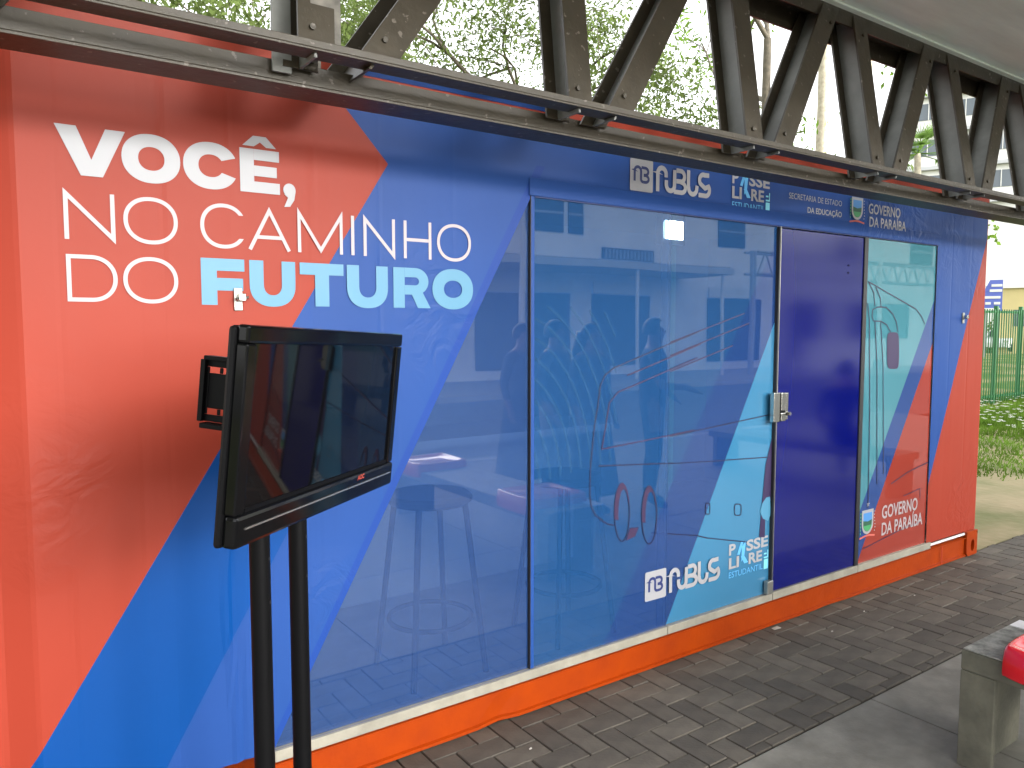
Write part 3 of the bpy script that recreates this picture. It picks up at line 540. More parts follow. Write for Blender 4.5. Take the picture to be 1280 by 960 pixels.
for l in ([(102, 288), (340, 425), (366, 458), (385, 500)], [(104, 290), (130, 345), (135, 412)], [(140, 315), (162, 370), (165, 414)], [(120, 460), (124, 428), (150, 415), (190, 416), (225, 450), (242, 490), (250, 540)], [(120, 460), (128, 485), (165, 486), (195, 505), (214, 542)], [(98, 395), (107, 480), (109, 900), (100, 1420)], [(135, 488), (145, 700), (145, 1300)], [(164, 492), (176, 700), (178, 1250)], [(215, 1300), (300, 1240), (413, 1185)], ): Lk.stroke(px(l, Y=g2, **E_), lw * 1.25, mi=0)
Lk.stroke(px([(150, 690), (400, 560), (560, 480), (720, 420)], 1060, 600, 8, Y=g2), lw * 1.1, mi=0); Lk.stroke(px([(555, 160), (720, 85), (720, 190)], 1060, 600, 8, Y=g2), lw, mi=0)
Lm = Ink(GY - .0046); Lm.poly([(x, z) for x, z in px([(225 + 30 * math.copysign(abs(math.cos(a)) ** .4, math.cos(a)), 633 + 92 * math.copysign(abs(math.sin(a)) ** .4, math.sin(a))) for a in [i * math.pi / 12 for i in range(24)]], Y=g2, **E_)], 0); Lm.build('bus_mirror', 'purple', C)
Lk.build('bus_drawing', ['line', 'maroon'], C)
# faint concentric arcs printed left of the drawing
Lk = Ink(GY - .0078)
M['arcfilm'] = film('arc_film', (.05, .14, .28), .20, (1, 1, 1), 1.01)
for i in range(11):
    Lk = Ink(GY - .0078); Lk.stroke([q for q in ell(1.70, .92, .16 + .055 * i, .26 + .075 * i, 5, 85, 30) if 1.83 < q[0] < 2.28 and .9 < q[1] < 1.66], .013); Lk.build('arc_print', 'arcfilm', C)

# ================================================================== INSIDE THE CONTAINER
def stool(x, y, label):
    t = thing('bar_stool', label, 'stool', 'bar stools inside the container')
    for sx in (-1, 1):
        for sy in (-1, 1): MB().tube([(x + sx * .165, y + sy * .165, .169), (x + sx * .105, y + sy * .105, .86)], .0125, 8).build('leg', 'matblack', t)
    MB().ring((x, y, .385), .150 * 1.13, .010).build('foot_ring', 'matblack', t)
    b = MB(); pr = [(0, .86), (.16, .86), (.175, .872), (.175, .888), (.16, .90), (0, .902)]
    nn = 24; vs = [(x + r * math.cos(2 * math.pi * i / nn), y + r * math.sin(2 * math.pi * i / nn), z) for r, z in pr[1:-1] for i in range(nn)]
    b.add(vs, [(j * nn + i, j * nn + (i + 1) % nn, (j + 1) * nn + (i + 1) % nn, (j + 1) * nn + i) for j in range(3) for i in range(nn)] + [tuple(range(nn))[::-1], tuple(3 * nn + i for i in range(nn))]); b.build('seat', 'matblack', t)
stool(1.495, 2.712, 'dark bar stool behind the slanted left pane, nearest the television'); stool(2.20, 2.715, 'dark bar stool behind the middle pane, right of the pane joint')
ct = thing('counter', 'pale counter standing behind the bar stools inside the container', 'counter')
box('counter_top', 'inner', ct, 1.0, 3.0, 3.25, 3.75, .98, 1.02); box('counter_front', 'inner', ct, 1.05, 2.95, 3.55, 3.59, .1695, .979)
for x in (1.08, 2.90): box('leg', 'alu', ct, x, x + .04, 3.29, 3.33, .1695, .979)
lp = thing('led_lamp', 'lit white lamp glowing under the ceiling inside the container', 'lamp'); lx, ly, lz2 = 3.55, 3.35, 2.165
MB().box(lx - .10, lx + .10, ly - .02, ly + .03, lz2 - .09, lz2 + .09).build('lamp_housing', 'matblack', lp)
MB().box(lx - .075, lx + .075, ly - .030, ly - .0205, lz2 - .06, lz2 + .05).build('diffuser', emit('lamp_light', (.85, 1.0, .97), 8), lp)
MB().tube([(lx, ly, lz2 + .09), (lx, ly, 2.359)], .012, 8).build('hanger', 'matblack', lp)

# ================================================================== ROOF TRUSS AND CANOPY
T = thing('roof_truss', 'brown painted steel lattice truss running in front of the container top', 'truss')
X0, X1 = -3.6, 8.4
b = MB(); b.box(X0, X1, 1.896, 1.902, 2.2655, 2.284); b.box(X0, X1, 1.896, 1.968, 2.259, 2.265); b.build('bottom_chord', 'steel', T, False, .0012)
b = MB(); b.box(X0, X1, 2.044, 2.052, 2.2165, 2.267); b.box(X0, X1, 2.044, 2.164, 2.208, 2.216); b.build('bottom_chord', 'steel', T, False, .0012)
b = MB(); b.box(X0, X1, 2.062, 2.070, 2.93, 2.998); b.box(X0, X1, 2.19, 2.20, 2.90, 2.998); b.box(X0, X1, 2.0705, 2.1895, 2.985, 2.998); b.build('top_chord', 'steel', T)
TZ0, TZ1, TY0, TY1, HD = 2.259, 3.0, 1.903, 2.063, .125
def tp(x0, x1, z, n): t = (z - TZ0) / (TZ1 - TZ0); return Vector((x0 + (x1 - x0) * t, TY0 + (TY1 - TY0) * t + n, z))
def member(bl, br, tl, tr, parent, mweb='steellit', name='lattice_bar', th=.009, HD=HD):
    b = MB(); za, zb, zt = 2.2662, 2.246, 2.984
    def pr(c0, c1, n0, n1, zlo, mi):
        # c = fraction across the flange
        f = lambda c, z, n: tp(bl + (br - bl) * c, tl + (tr - tl) * c, z, n)
        b.loft([f(c0, zlo, n0), f(c1, zlo, n0), f(c1, zlo, n1), f(c0, zlo, n1)], [f(c0, zt, n0), f(c1, zt, n0), f(c1, zt, n1), f(c0, zt, n1)], mi)
    pr(0, 1, 0, th, za, 0); pr(0, 1, HD - th, HD, zb, 0); pr(.46, .54, th + .0003, HD - th - .0003, zb, 1)
    return b.build(name, ['steel', mweb], parent)
for i in range(-5, 8):
    bx = 1.672 + .865 * i
    if not (X0 + .2 < bx < X1 - .9): continue
    member(bx - .115, bx - .02, bx - .057, bx + .045, T); member(bx + .035, bx + .145, bx + .588, bx + .708, T, *(('steel', 'lattice_bar', .010, .30) if i == -1 else ()))
    for sx, zz in ((-.075, 2.32), (.125, 2.33), (-.01, 2.9), (.60, 2.9)):
        q = tp(bx + sx, bx + sx, zz, 0); MB().tube([q + Vector((0, -.0005, 0)), q + Vector((0, -.009, 0))], .008, 6).build('bolt', 'steel', T)
# hanger post at the left node, worn paint
b = MB(); b.box(.735, .815, 1.93, 1.939, 2.285, 2.984); b.box(.735, .815, 2.07, 2.079, 2.23, 2.984); b.box(.770, .779, 1.9395, 2.0695, 2.27, 2.984); b.build('hanger_post', 'rust', T)
b = MB(); b.box(.665, .715, 2.02, 2.028, 2.23, 2.984); b.build('hanger_plate', 'steellit', T)
Cn = thing('canopy_roof', 'pale grey concrete canopy slab above the platform at top right', 'roof')
box('slab', 'concrete_ceiling', Cn, X0, X1, -.30, 2.052, 3.0005, 3.12); box('edge_strip', 'concrete_ceiling', Cn, X0, X1, 2.030, 2.058, 2.990, 2.9995)
for i, x in enumerate((-2.9, 7.9)):
    p_ = thing('canopy_column', ['brown steel column left of the view holding the canopy', 'brown steel column far right of the view holding the canopy'][i], 'column')
    b = MB(); b.box(x - .09, x + .09, 1.20, 1.214, .016, 2.999); b.box(x - .09, x + .09, 1.366, 1.38, .016, 2.999); b.box(x - .006, x + .006, 1.2145, 1.3655, .016, 2.999); b.build('shaft', 'steel', p_)
    box('base_plate', 'steel', p_, x - .16, x + .16, 1.13, 1.45, .0005, .0155)

# ================================================================== TELEVISION ON ITS STAND
wv = Vector((.74860606, .66225553, -.03172675)); uv = Vector((.08546821, -.04893809, .99513831)); nv = Vector((.6574832, -.74767819, -.09323714))
TL = Vector((.4306, 1.4748, 1.5739)); TW, TH = .787, .437
def TM(): return Matrix(((wv.x, nv.x, uv.x, TL.x), (wv.y, nv.y, uv.y, TL.y), (wv.z, nv.z, uv.z, TL.z), (0, 0, 0, 1)))   # local x across, y out of the screen, z up; origin top left
tm = TM()
tv = thing('television', 'black flat screen television tilted down on a two-pole stand', 'television')
def tbox(name, m, parent, x0, x1, y0, y1, z0, z1, bevel=0):
    o = MB().box(x0, x1, y0, y1, z0, z1).build(name, m, parent, False, bevel); o.matrix_world = tm if parent is tv else o.matrix_world
    return o
def tpart(mb, name, m, bevel=0, smooth=False):
    mb.v = [tuple(tm @ Vector(v)) for v in mb.v]; return mb.build(name, m, tv, smooth, bevel)
def flip(mb): mb.f = [f[::-1] for f in mb.f]; return mb
TBx = lambda *a: flip(MB().box(*a))
# bezel: four bars around the recessed screen, lower bar deeper
tpart(TBx(0, TW, -.026, .0, -.036, 0), 'bezel', 'tvblack', .006); tpart(TBx(0, .034, -.026, -.0005, -TH + .066, -.0365), 'bezel', 'tvblack', .004); tpart(TBx(TW - .034, TW, -.026, -.0005, -TH + .066, -.0365), 'bezel', 'tvblack', .004); tpart(TBx(0, TW, -.026, .004, -TH, -TH + .0655), 'bezel', 'tvblack', .008)
tpart(TBx(.034, TW - .034, -.024, -.0075, -TH + .066, -.0365), 'screen', 'screen')
tpart(TBx(.03, TW - .02, .0042, .0062, -TH + .036, -TH + .0395), 'trim_line', 'tvline')
tpart(TBx(.04, TW - .036, -.0072, -.0045, -TH + .0665, -TH + .075), 'screen_lip', 'matblack')
tpart(TBx(-.004, TW + .004, -.044, -.0265, -TH - .002, -.003), 'back_cover', 'matblack', .014); tpart(TBx(.10, TW - .10, -.078, -.0445, -TH + .05, -.07), 'back_cover', 'matblack', .012)
o = typeset('AOC', 0, 0, .040, .0125, 0, 'tvred', tv, name='badge', bold=.02)
for v in o.data.vertices: v.co = tm @ Vector((.545 + v.co.x, .0046, -TH + .050 + v.co.z))
# mount plate behind the set, slotted
b = MB(); xw = .225
def strip(y0, y1, z0, z1): b.box(xw, xw + .004, y0, y1, z0, z1)
Y0, Y1 = -.250, -.140; zt, zb = -.092, -.232
strip(Y0, Y1, zt - .016, zt); strip(Y0, Y1, zb, zb + .016); strip(Y0, Y0 + .016, zb + .0165, zt - .0165); strip(Y1 - .03, Y1, zb + .0165, zt - .0165); strip(Y0 + .0165, Y1 - .0305, zb + .030, zt - .030)
for yy in (Y0 + .042, Y0 + .078): strip(yy, yy + .008, zt - .0295, zt - .0165); strip(yy, yy + .008, zb + .0165, zb + .0295)
b.box(xw - .012, xw - .0005, Y0, Y0 + .012, zb, zt); b.box(xw - .03, xw - .0005, Y0 + .02, Y1, zt + .0005, zt + .010); b.box(xw - .03, xw - .0005, Y0 + .02, Y1, zb - .012, zb - .0005)
b.box(xw - .03, xw + .03, -.1395, -.079, zb + .03, zt - .03)
tpart(flip(b), 'mount_plate', 'matblack', .0015)
st = thing('television_stand', 'black two-pole floor stand carrying the television', 'stand')
for q, d in (((328, 830), 1.75), ((375.5, 830), 1.94)):
    P_ = Vector((0, 0, CAM_H)) + ray(*q) * d
    ztop = 1.42
    MB().tube([(P_.x, P_.y, .028), (P_.x, P_.y, ztop)], .0228, 20).build('pole', 'matblack', st, 'auto')
    MB().tube([(P_.x, P_.y, .028), (P_.x, P_.y, .07)], .032, 20).build('pole_collar', 'matblack', st, 'auto')
    for z in (.95, 1.05, 1.15): MB().tube([(P_.x + .0225 * .72, P_.y - .0225 * .69, z), (P_.x + .0235 * .72, P_.y - .0235 * .69, z)], .004, 8).build('pole_hole', 'black', st)
pA = Vector((0, 0, CAM_H)) + ray(328, 830) * 1.75; pB = Vector((0, 0, CAM_H)) + ray(375.5, 830) * 1.94; mid = (pA + pB) / 2
mb_ = MB(); mm = Matrix.Translation((mid.x, mid.y, 0)) @ Matrix.Rotation(math.atan2(wv.y, wv.x), 4, 'Z'); mb_.box(-.36, .36, -.25, .25, .0005, .028, 0, mm); mb_.build('base_plate', 'matblack', st, False, .006)
mb_ = MB(); mb_.box(-.17, .17, -.034, -.0235, 1.28, 1.33, 0, mm); mb_.box(-.17, .17, -.034, -.0235, 1.36, 1.41, 0, mm); mb_.build('cross_bar', 'matblack', st)

# ================================================================== BENCH
bn = thing('concrete_bench', 'grey concrete bench support with worn top at the right edge', 'bench')
box('leg', 'concrete', bn, 2.862, 3.205, 1.198, 1.255, .0005, .352, .004); box('leg', 'concrete', bn, 2.862, 3.205, -.86, -.80, .0005, .352, .004)
bm_ = MB().box(2.838, 3.30, -.95, 1.256, .3525, .425).build('beam', 'concrete', bn, False, .006)
box('worn_top', 'concrete_top', bn, 2.843, 3.205, -.94, 1.251, .4254, .431, .002); box('worn_top', 'concrete_top', bn, 3.208, 3.296, -.94, 1.017, .4254, .431, .002); box('painted_top', 'whitepaint', bn, 3.208, 3.296, 1.02, 1.250, .4254, .432, .002)
b = MB(); b.box(2.838, 2.8618, 1.140, 1.2555, .0008, .352); b.build('leg', 'concrete', bn, False, .004)
def seat(yc, label):
    t = thing('bench_seat', label, 'seat', 'red seats on the concrete bench')
    nx, ny = 14, 14; b = MB(); vs = []
    def hgt(u, v):
        e = max(abs(v), abs(u)); rim = .028 * math.exp(-((1 - e) / .22) ** 2); return .478 + rim - .016 * (1 - u * u) * (1 - v * v) - (.122 if e > .985 else (.014 if e > .93 else 0))
    for j in range(ny + 1):
        for i in range(nx + 1):
            u = -1 + 2 * i / nx; v = -1 + 2 * j / ny; U = math.copysign(1 - (1 - abs(u)) ** 1.5, u); V = math.copysign(1 - (1 - abs(v)) ** 1.5, v)
            rr = 1 - .13 * (U * U * V * V) ** 1.5
            vs.append((3.045 + .258 * U * rr, yc + .232 * V * rr, hgt(U, V)))
    top = [(j * (nx + 1) + i, j * (nx + 1) + i + 1, (j + 1) * (nx + 1) + i + 1, (j + 1) * (nx + 1) + i) for j in range(ny) for i in range(nx)]
    b.add(vs, top); o = b.build('shell', 'redseat', t, True)
    sb = o.modifiers.new('thick', 'SOLIDIFY'); sb.thickness = .010; sb.offset = -1; ss = o.modifiers.new('sub', 'SUBSURF'); ss.levels = 1; ss.render_levels = 2
    b = MB()
    for sy in (-.1, .1): b.box(2.90, 3.20, yc + sy - .015, yc + sy + .015, .4315, .4425)
    b.build('bracket', 'matblack', t)
for i, yc in enumerate((.915, -.57)): seat(yc, ['glossy red plastic seat at the end of the concrete bench nearest the container', 'glossy red plastic seat at the street end of the bench'][i])

# litter on the pavers
for i, (x, y) in enumerate(((910 + 60, 786), (913 + 230, 745), (1080, 765), (663, 937), (1040, 790))):
    d = ray(x, y); t_ = -CAM_H / d.z; P_ = d * t_; s = .006 if i else .026
    o = MB().add([(P_.x - s, P_.y - s * .3, .0035), (P_.x + s, P_.y - s * .5, .004), (P_.x + s * .9, P_.y + s * .4, .007), (P_.x - s * .8, P_.y + s * .5, .0042), (P_.x - s, P_.y - s * .3, .002), (P_.x + s, P_.y - s * .5, .0025), (P_.x + s * .9, P_.y + s * .4, .0055), (P_.x - s * .8, P_.y + s * .5, .003)], [(0, 1, 2, 3), (7, 6, 5, 4), (0, 4, 5, 1), (1, 5, 6, 2), (2, 6, 7, 3), (3, 7, 4, 0)]).build('litter_scrap', 'leaf_litter')
    tag(o, ['larger pale paper scrap lying on the pavers below the light blue pane', 'tiny white scrap on the pavers near the far end of the container', 'tiny white scrap on the pavers left of the bench', 'tiny white scrap on the pavers in the foreground below the orange rail', 'tiny pale scrap on the pavers in front of the navy door'][i], 'litter')

# ================================================================== TREES AND PLANTS
def leaf_quads(b, c, n, spread, size, asp=.35, mi=1, droop=.3):
    for _ in range(n):
        p_ = Vector((random.gauss(c[0], spread), random.gauss(c[1], spread), random.gauss(c[2], spread * .7)))
        d = Vector((random.uniform(-1, 1), random.uniform(-1, 1), random.uniform(-1, .6) - droop)).normalized(); s_ = d.cross(Vector((random.uniform(-1, 1), random.uniform(-1, 1), random.uniform(-1, 1)))).normalized()
        L_ = size * random.uniform(.6, 1.4); W_ = L_ * asp
        b.add([p_, p_ + d * L_ * .5 + s_ * W_ * .5, p_ + d * L_, p_ + d * L_ * .5 - s_ * W_ * .5], [(0, 1, 2, 3)])
def grow(wood, tips, p, d, L_, r, lev, spread=.7, droop=0.0):
    pts = [p]; rad = [r]; n = 4
    for i in range(n):
        d = (d + Vector((random.gauss(0, .16), random.gauss(0, .16), random.gauss(0, .10) - droop))).normalized(); p = p + d * L_ / n; pts.append(p); rad.append(r * (1 - .42 * (i + 1) / n))
        if lev <= 2: tips.append((p.copy(), lev))
    wood.tube(pts, rad, 6 if lev > 1 else 4, cap=False)
    if lev == 0: return
    for k in range(random.choice((2, 3, 3))):
        a = random.choice(pts[2:]); q = Vector((random.gauss(0, 1), random.gauss(0, 1), random.gauss(0, .7))).normalized()
        grow(wood, tips, a, (d + q * spread).normalized(), L_ * random.uniform(.6, .82), r * .52, lev - 1, spread, droop)
def tree(name, label, base, height, trunk_r, levels, leafn, lsize, asp, m_leaf, m_bark, lean=(0, 0), seed=1, first=.45, spread=.75, lspread=.22, droop=.0, group='trees behind the container', L0=None, limbs=4):
    random.seed(seed); t = thing(name, label, 'tree', group); wood = MB(); tips = []
    p = Vector(base); pts = [p]; rad = [trunk_r]; hh = height * first; nseg = 6
    for i in range(nseg): p = p + Vector((lean[0] * hh / nseg + random.gauss(0, .03), lean[1] * hh / nseg + random.gauss(0, .03), hh / nseg)); pts.append(p); rad.append(trunk_r * (1 - .4 * (i + 1) / nseg))
    wood.tube(pts, rad, 10, cap=False); LL = L0 or height * .30
    for k in range(limbs):
        a = 2 * math.pi * k / limbs + random.uniform(-.4, .4); d = Vector((math.cos(a) * spread, math.sin(a) * spread, random.uniform(.45, 1.0))).normalized()
        grow(wood, tips, pts[-1 - (k % 2)], d, LL, rad[-1] * .7, levels, spread, droop)
    wood.build('trunk', m_bark, t, True); lf = MB()
    for p_, lev in tips: leaf_quads(lf, p_, leafn if lev == 0 else max(1, leafn // 2), lspread, lsize, asp)
    lf.build('crown', m_leaf, t); return t
tree('feathery_tree', 'broad feathery green tree spreading above the container roof', (7.0, 11.2, -.03), 8.2, .20, 4, 36, .088, .34, 'leaf', 'bark', seed=11, first=.42, spread=1.0, lspread=.26, droop=.05, L0=2.5, limbs=6)
tree('feathery_tree', 'feathery green tree behind the left end of the container', (1.4, 9.6, -.03), 7.0, .16, 4, 32, .088, .34, 'leaf', 'bark', seed=5, first=.42, spread=1.0, lspread=.20, droop=.05, L0=2.2, limbs=5)
tree('slender_tree', 'slender pale trunk rising between the truss bars, left of the pair', (24.4, 16.0, -.03), 17, .26, 2, 5, .30, .4, 'leaf2', 'palebark', lean=(.0, 0), seed=3, first=.80, spread=.6, L0=2.6, lspread=.35)
tree('slender_tree', 'slender pale trunk leaning right behind the truss, right of the pair', (27.0, 16.4, -.03), 18, .26, 2, 5, .30, .4, 'leaf2', 'palebark', lean=(.07, 0), seed=8, first=.80, spread=.6, L0=2.6, lspread=.35)
tree('bushy_tree', 'low bushy green tree around the slender trunks', (25.3, 17.4, -.03), 9.6, .2, 3, 9, .30, .45, 'leaf', 'bark', seed=21, first=.5, spread=.9, L0=1.9, lspread=.38)
tree('bushy_tree', 'bright green leafy tree below the palm', (35.6, 18.6, -.03), 9.4, .2, 3, 26, .30, .5, 'leaf2', 'bark', seed=14, first=.55, spread=.9, L0=2.0, lspread=.40)
# hanging twigs in front of the white sky
tree('feathery_tree', 'thin leafy tree tips hanging in front of the white sky', (14.2, 10.6, -.03), 12.5, .14, 3, 5, .17, .3, 'leaf2', 'bark', seed=31, first=.62, spread=1.0, lspread=.16, droop=.06, L0=2.3, limbs=4)
random.seed(4)
pt = thing('palm_tree', 'fan palm behind the truss near the apartment block', 'tree', 'trees behind the container'); pc = Vector((38.0, 19.8, 9.95))
MB().tube([(38.2, 19.8, -.03), (38.25, 19.8, 6), tuple(pc)], [.22, .17, .15], 10).build('trunk', 'palebark', pt, True)
b = MB()
for i in range(26):
    a = random.uniform(0, 6.28); el = random.uniform(-.5, 1.35); d = Vector((math.cos(a) * math.cos(el), math.sin(a) * math.cos(el), math.sin(el))); c0 = pc + d * .9; s_ = d.cross(Vector((0, 0, 1))).normalized()
    b.tube([pc, c0], .02, 4)
    for k in range(15):
        q = (k - 7) / 7 * 1.25; dd = (d * math.cos(q) + s_ * math.sin(q)).normalized(); w_ = dd.cross(d.cross(s_)).normalized() * .035
        e1 = c0 + dd * .95 * (1 - .25 * abs(q)) + Vector((0, 0, -.10)); b.add([c0 - w_, c0 + w_, e1 + w_ * .2, e1 - w_ * .2], [(0, 1, 2, 3)])
b.build('crown', 'palm', pt)
# grass beyond the pavers
random.seed(9); b = MB()
for i in range(60000):
    x = random.uniform(7.5, 24); y = random.uniform(2.6, 8.0)
    if math.sin(x * 1.1 + y * .7) + math.sin(x * .37 - y * 1.9) + random.gauss(0, .5) < (1.0 if x < 8.6 else (.1 if x < 10.5 else -1.3)): continue
    h_ = random.uniform(.03, .09) * (1 + .5 * (x > 12)); a = random.uniform(0, 3.14); c, s_ = math.cos(a) * .012, math.sin(a) * .012; l1, l2 = random.gauss(0, .03), random.gauss(0, .03)
    b.add([(x - c, y - s_, -.03), (x + c, y + s_, -.03), (x + l1, y + l2, -.03 + h_)], [(0, 1, 2)])
o = b.build('grass', 'grassblade'); o['kind'] = 'stuff'; o['label'] = 'green grass growing beyond the paved strip'; o['category'] = 'grass'
b = MB()
for i in range(520):
    x = random.uniform(12.5, 21); y = random.uniform(4.6, 7.6); z = random.uniform(.05, .12); s_ = .028
    for k in range(4): a = k * 1.57 + i; b.add([(x, y, z), (x + s_ * math.cos(a - .5), y + s_ * math.sin(a - .5), z + .014), (x + s_ * 1.3 * math.cos(a), y + s_ * 1.3 * math.sin(a), z + .01), (x + s_ * math.cos(a + .5), y + s_ * math.sin(a + .5), z + .014)], [(0, 1, 2, 3)])
o = b.build('wild_flowers', 'petal'); o['kind'] = 'stuff'; o['label'] = 'small white wild flowers in the grass before the green fence'; o['category'] = 'flowers'

# ================================================================== FENCE, CARS, SIGN, BUILDINGS AT RIGHT
fn = thing('metal_fence', 'green metal bar fence crossing the grass behind the container', 'fence'); FY = 7.2
bar = MB().box(-.009, .009, -.009, .009, .02, 1.93).mesh('bar', 'fence')
x = 14.0
while x < 23: o = bpy.data.objects.new('bar', bar); col.objects.link(o); o.parent = fn; o.location = (x, FY, 0); x += .11
for x in (14.3, 16.2, 17.25, 18.4, 20.3, 22.2): box('post', 'fence', fn, x - .035, x + .035, FY + .012, FY + .08, -.03, 2.0)
for z in (.12, 1.85): box('rail', 'fence', fn, 14, 23, FY + .0095, FY + .0115, z, z + .05)
def car(x, y, rz, label, m='carwhite'):
    c = thing('parked_car', label, 'car', 'cars parked beyond the fence'); mm = Matrix.Translation((x, y, 0)) @ Matrix.Rotation(rz, 4, 'Z')
    prof = [(-2.05, .32), (-2.08, .62), (-1.95, .86), (-1.2, .93), (-.62, 1.38), (.72, 1.44), (1.45, 1.05), (2.0, .96), (2.08, .6), (2.05, .32)]
    b = MB(); A = [mm @ Vector((a, -.80 if z < 1 else -.66, z)) for a, z in prof]; B_ = [mm @ Vector((a, .80 if z < 1 else .66, z)) for a, z in prof]; b.loft(A, B_); b.build('body', m, c, False, .04)
    for s_ in (-1, 1):
        b = MB(); b.add([mm @ Vector((a, s_ * (.815 if z < 1 else .70), z)) for a, z in ((-1.05, .97), (-.58, 1.32), (.66, 1.37), (1.25, 1.03))], [(0, 1, 2, 3)]); b.build('side_window', 'carglass', c)
        for a in (-1.3, 1.3):
            wh = MB().tube([mm @ Vector((a, s_ * .66, .31)), mm @ Vector((a, s_ * .84, .31))], .31, 20).build('wheel', 'tyre', c); MB().tube([mm @ Vector((a, s_ * .841, .31)), mm @ Vector((a, s_ * .85, .31))], .19, 14).build('rim', 'alu', wh)
        MB().box(-2.10, -2.04, s_ * .62 - .14, s_ * .62 + .14, .62, .76, 0, mm).build('headlight', 'chrome', c)
    MB().add([mm @ Vector(v) for v in ((-1.19, -.62, .955), (-1.19, .62, .955), (-.66, .56, 1.375), (-.66, -.56, 1.375))], [(3, 2, 1, 0)]).build('windscreen', 'carglass', c)
car(52.9, 21.7, R(8), 'white car parked beyond the green fence, nearer the container corner'); car(60.5, 22.8, R(8), 'silver car parked beyond the green fence at the right edge', 'alu')
sg = thing('billboard', 'blue billboard with white lines beside the container corner, far off', 'sign'); cx, cy = 43.62, 18.53; mm = Matrix.Translation((cx, cy, 0)) @ Matrix.Rotation(R(-67), 4, 'Z') @ Matrix.Diagonal((.70, .7, .77, 1))
b = MB(); b.loft([mm @ Vector(v) for v in ((-.68, 0, 3.0), (.62, 0, 3.0), (.62, 0, 5.2), (-.2, 0, 5.2), (-.55, 0, 4.5))], [mm @ Vector(v) for v in ((-.68, .12, 3.0), (.62, .12, 3.0), (.62, .12, 5.2), (-.2, .12, 5.2), (-.55, .12, 4.5))]); b.build('panel', 'bluesign', sg)
for z, a0, a1 in ((4.75, -.1, .58), (4.4, -.2, .58), (3.95, -.5, .5), (3.55, -.45, -.1), (3.55, .1, .5), (3.15, -.6, .5)): MB().box(a0, a1, -.03, -.004, z, z + .16, 0, mm).build('print_line', 'petal', sg)
for a in (-.4, .4): MB().box(a - .06, a + .06, .13, .25, -.03, 4.8, 0, mm).build('post', 'metalgrey', sg)
yb = thing('yellow_building', 'low yellow building beyond the green fence', 'building'); mm = Matrix.Translation((51.5, 20.8, 0)) @ Matrix.Rotation(R(-68), 4, 'Z')
MB().box(-.75, 7, 0, 6, -.03, 3.9, 0, mm).build('wall', 'yellow', yb); MB().box(-.85, 7.2, -.2, 6.2, 3.901, 4.1, 0, mm).build('roof', 'facade', yb)
for a in (.5, 2.3, 4.1, 5.9): MB().box(a - .4, a + .4, -.03, -.003, 1.6, 2.6, 0, mm).build('window', 'window', yb)
hd = thing('hedge_row', 'far green bushes along the edge of the field', 'hedge'); b = MB(); random.seed(3)
for i in range(60): leaf_quads(b, (52 + i * .7 + random.gauss(0, .4), 23.4 + i * .12, random.uniform(.3, 1.6)), 60, .5, .35, .5)
b.build('foliage', 'leaf', hd)
ap = thing('apartment_block', 'tall white apartment block with window bands behind the truss', 'building'); mm = Matrix.Translation((66.0, 29.5, 0)) @ Matrix.Rotation(R(-66), 4, 'Z')
MB().box(-5.2, 22, 0, 14, -.03, 26.2, 0, mm).build('wall', 'facade', ap)
for fl in range(4, 9):
    z = 2.9 * fl; MB().box(-5.3, 22.1, -.5, -.004, z - .22, z + .06, 0, mm).build('floor_band', 'slabgrey', ap)
    for k_ in range(10):
        a = -4.8 + k_ * 2.6; wn = MB().box(a, a + 2.3, -.06, -.003, z + .95, z + 2.25, 0, mm).build('window', 'window', ap); MB().box(a + 1.12, a + 1.18, -.10, -.0605, z + .95, z + 2.25, 0, mm).build('mullion', 'facade', wn)
MB().box(-5.2, 22, .2, .3, 27.0, 27.1, 0, mm).build('roof_rail', 'metalgrey', ap)
for k_ in range(12): MB().box(-5.1 + k_ * 2.4, -5.0 + k_ * 2.4, .2, .3, 26.2, 26.99, 0, mm).build('rail_post', 'metalgrey', ap)

# ================================================================== STREET BEHIND THE CAMERA (mirrored in the panes)
BY = -14.0
sb = thing('street_building', 'pale two-storey building across the road, mirrored in the glass', 'building')
box('wall', 'streetwall', sb, 7.0, 60, BY - 8, BY, -.0, 5.9)
for x0, x1 in ((13.7, 15.2), (15.4, 16.0), (22.5, 24), (30, 32), (36, 38)): wn = box('window', 'dark', sb, x0, x1, BY + .003, BY + .05, 4.5, 5.75); box('window_frame', 'metalgrey', wn, x0, x1, BY + .051, BY + .07, 5.05, 5.12)
box('vent_band', 'dark', sb, 16.8, 19.2, BY + .003, BY + .05, 3.75, 4.15)
for i in range(14): box('vent_slat', 'metalgrey', sb, 16.9 + i * .165, 16.98 + i * .165, BY + .051, BY + .08, 3.8, 4.1)
box('awning', 'roofsheet', sb, 8, 20.5, BY + .01, BY + 2.4, 3.25, 3.45)
for i in range(62): MB().tube([(8.1 + i * .2, BY + .1, 3.475), (8.1 + i * .2, BY + 2.4, 3.475)], .025, 6).build('awning_rib', 'roofsheet', sb)
for x0, x1 in ((8.5, 11), (12, 15.5), (16.4, 19), (22, 25), (26.5, 29), (31, 36)): wn = box('shopfront', 'dark', sb, x0, x1, BY + .003, BY + .04, .3, 2.6); box('shop_sign', 'facade', wn, x0, x1, BY + .041, BY + .12, 2.62, 3.0)
for x in (8.2, 12.3, 16.3, 20.2): MB().tube([(x, BY + 2.2, .0), (x, BY + 2.2, 3.249)], .06, 10).build('awning_post', 'facade', sb)
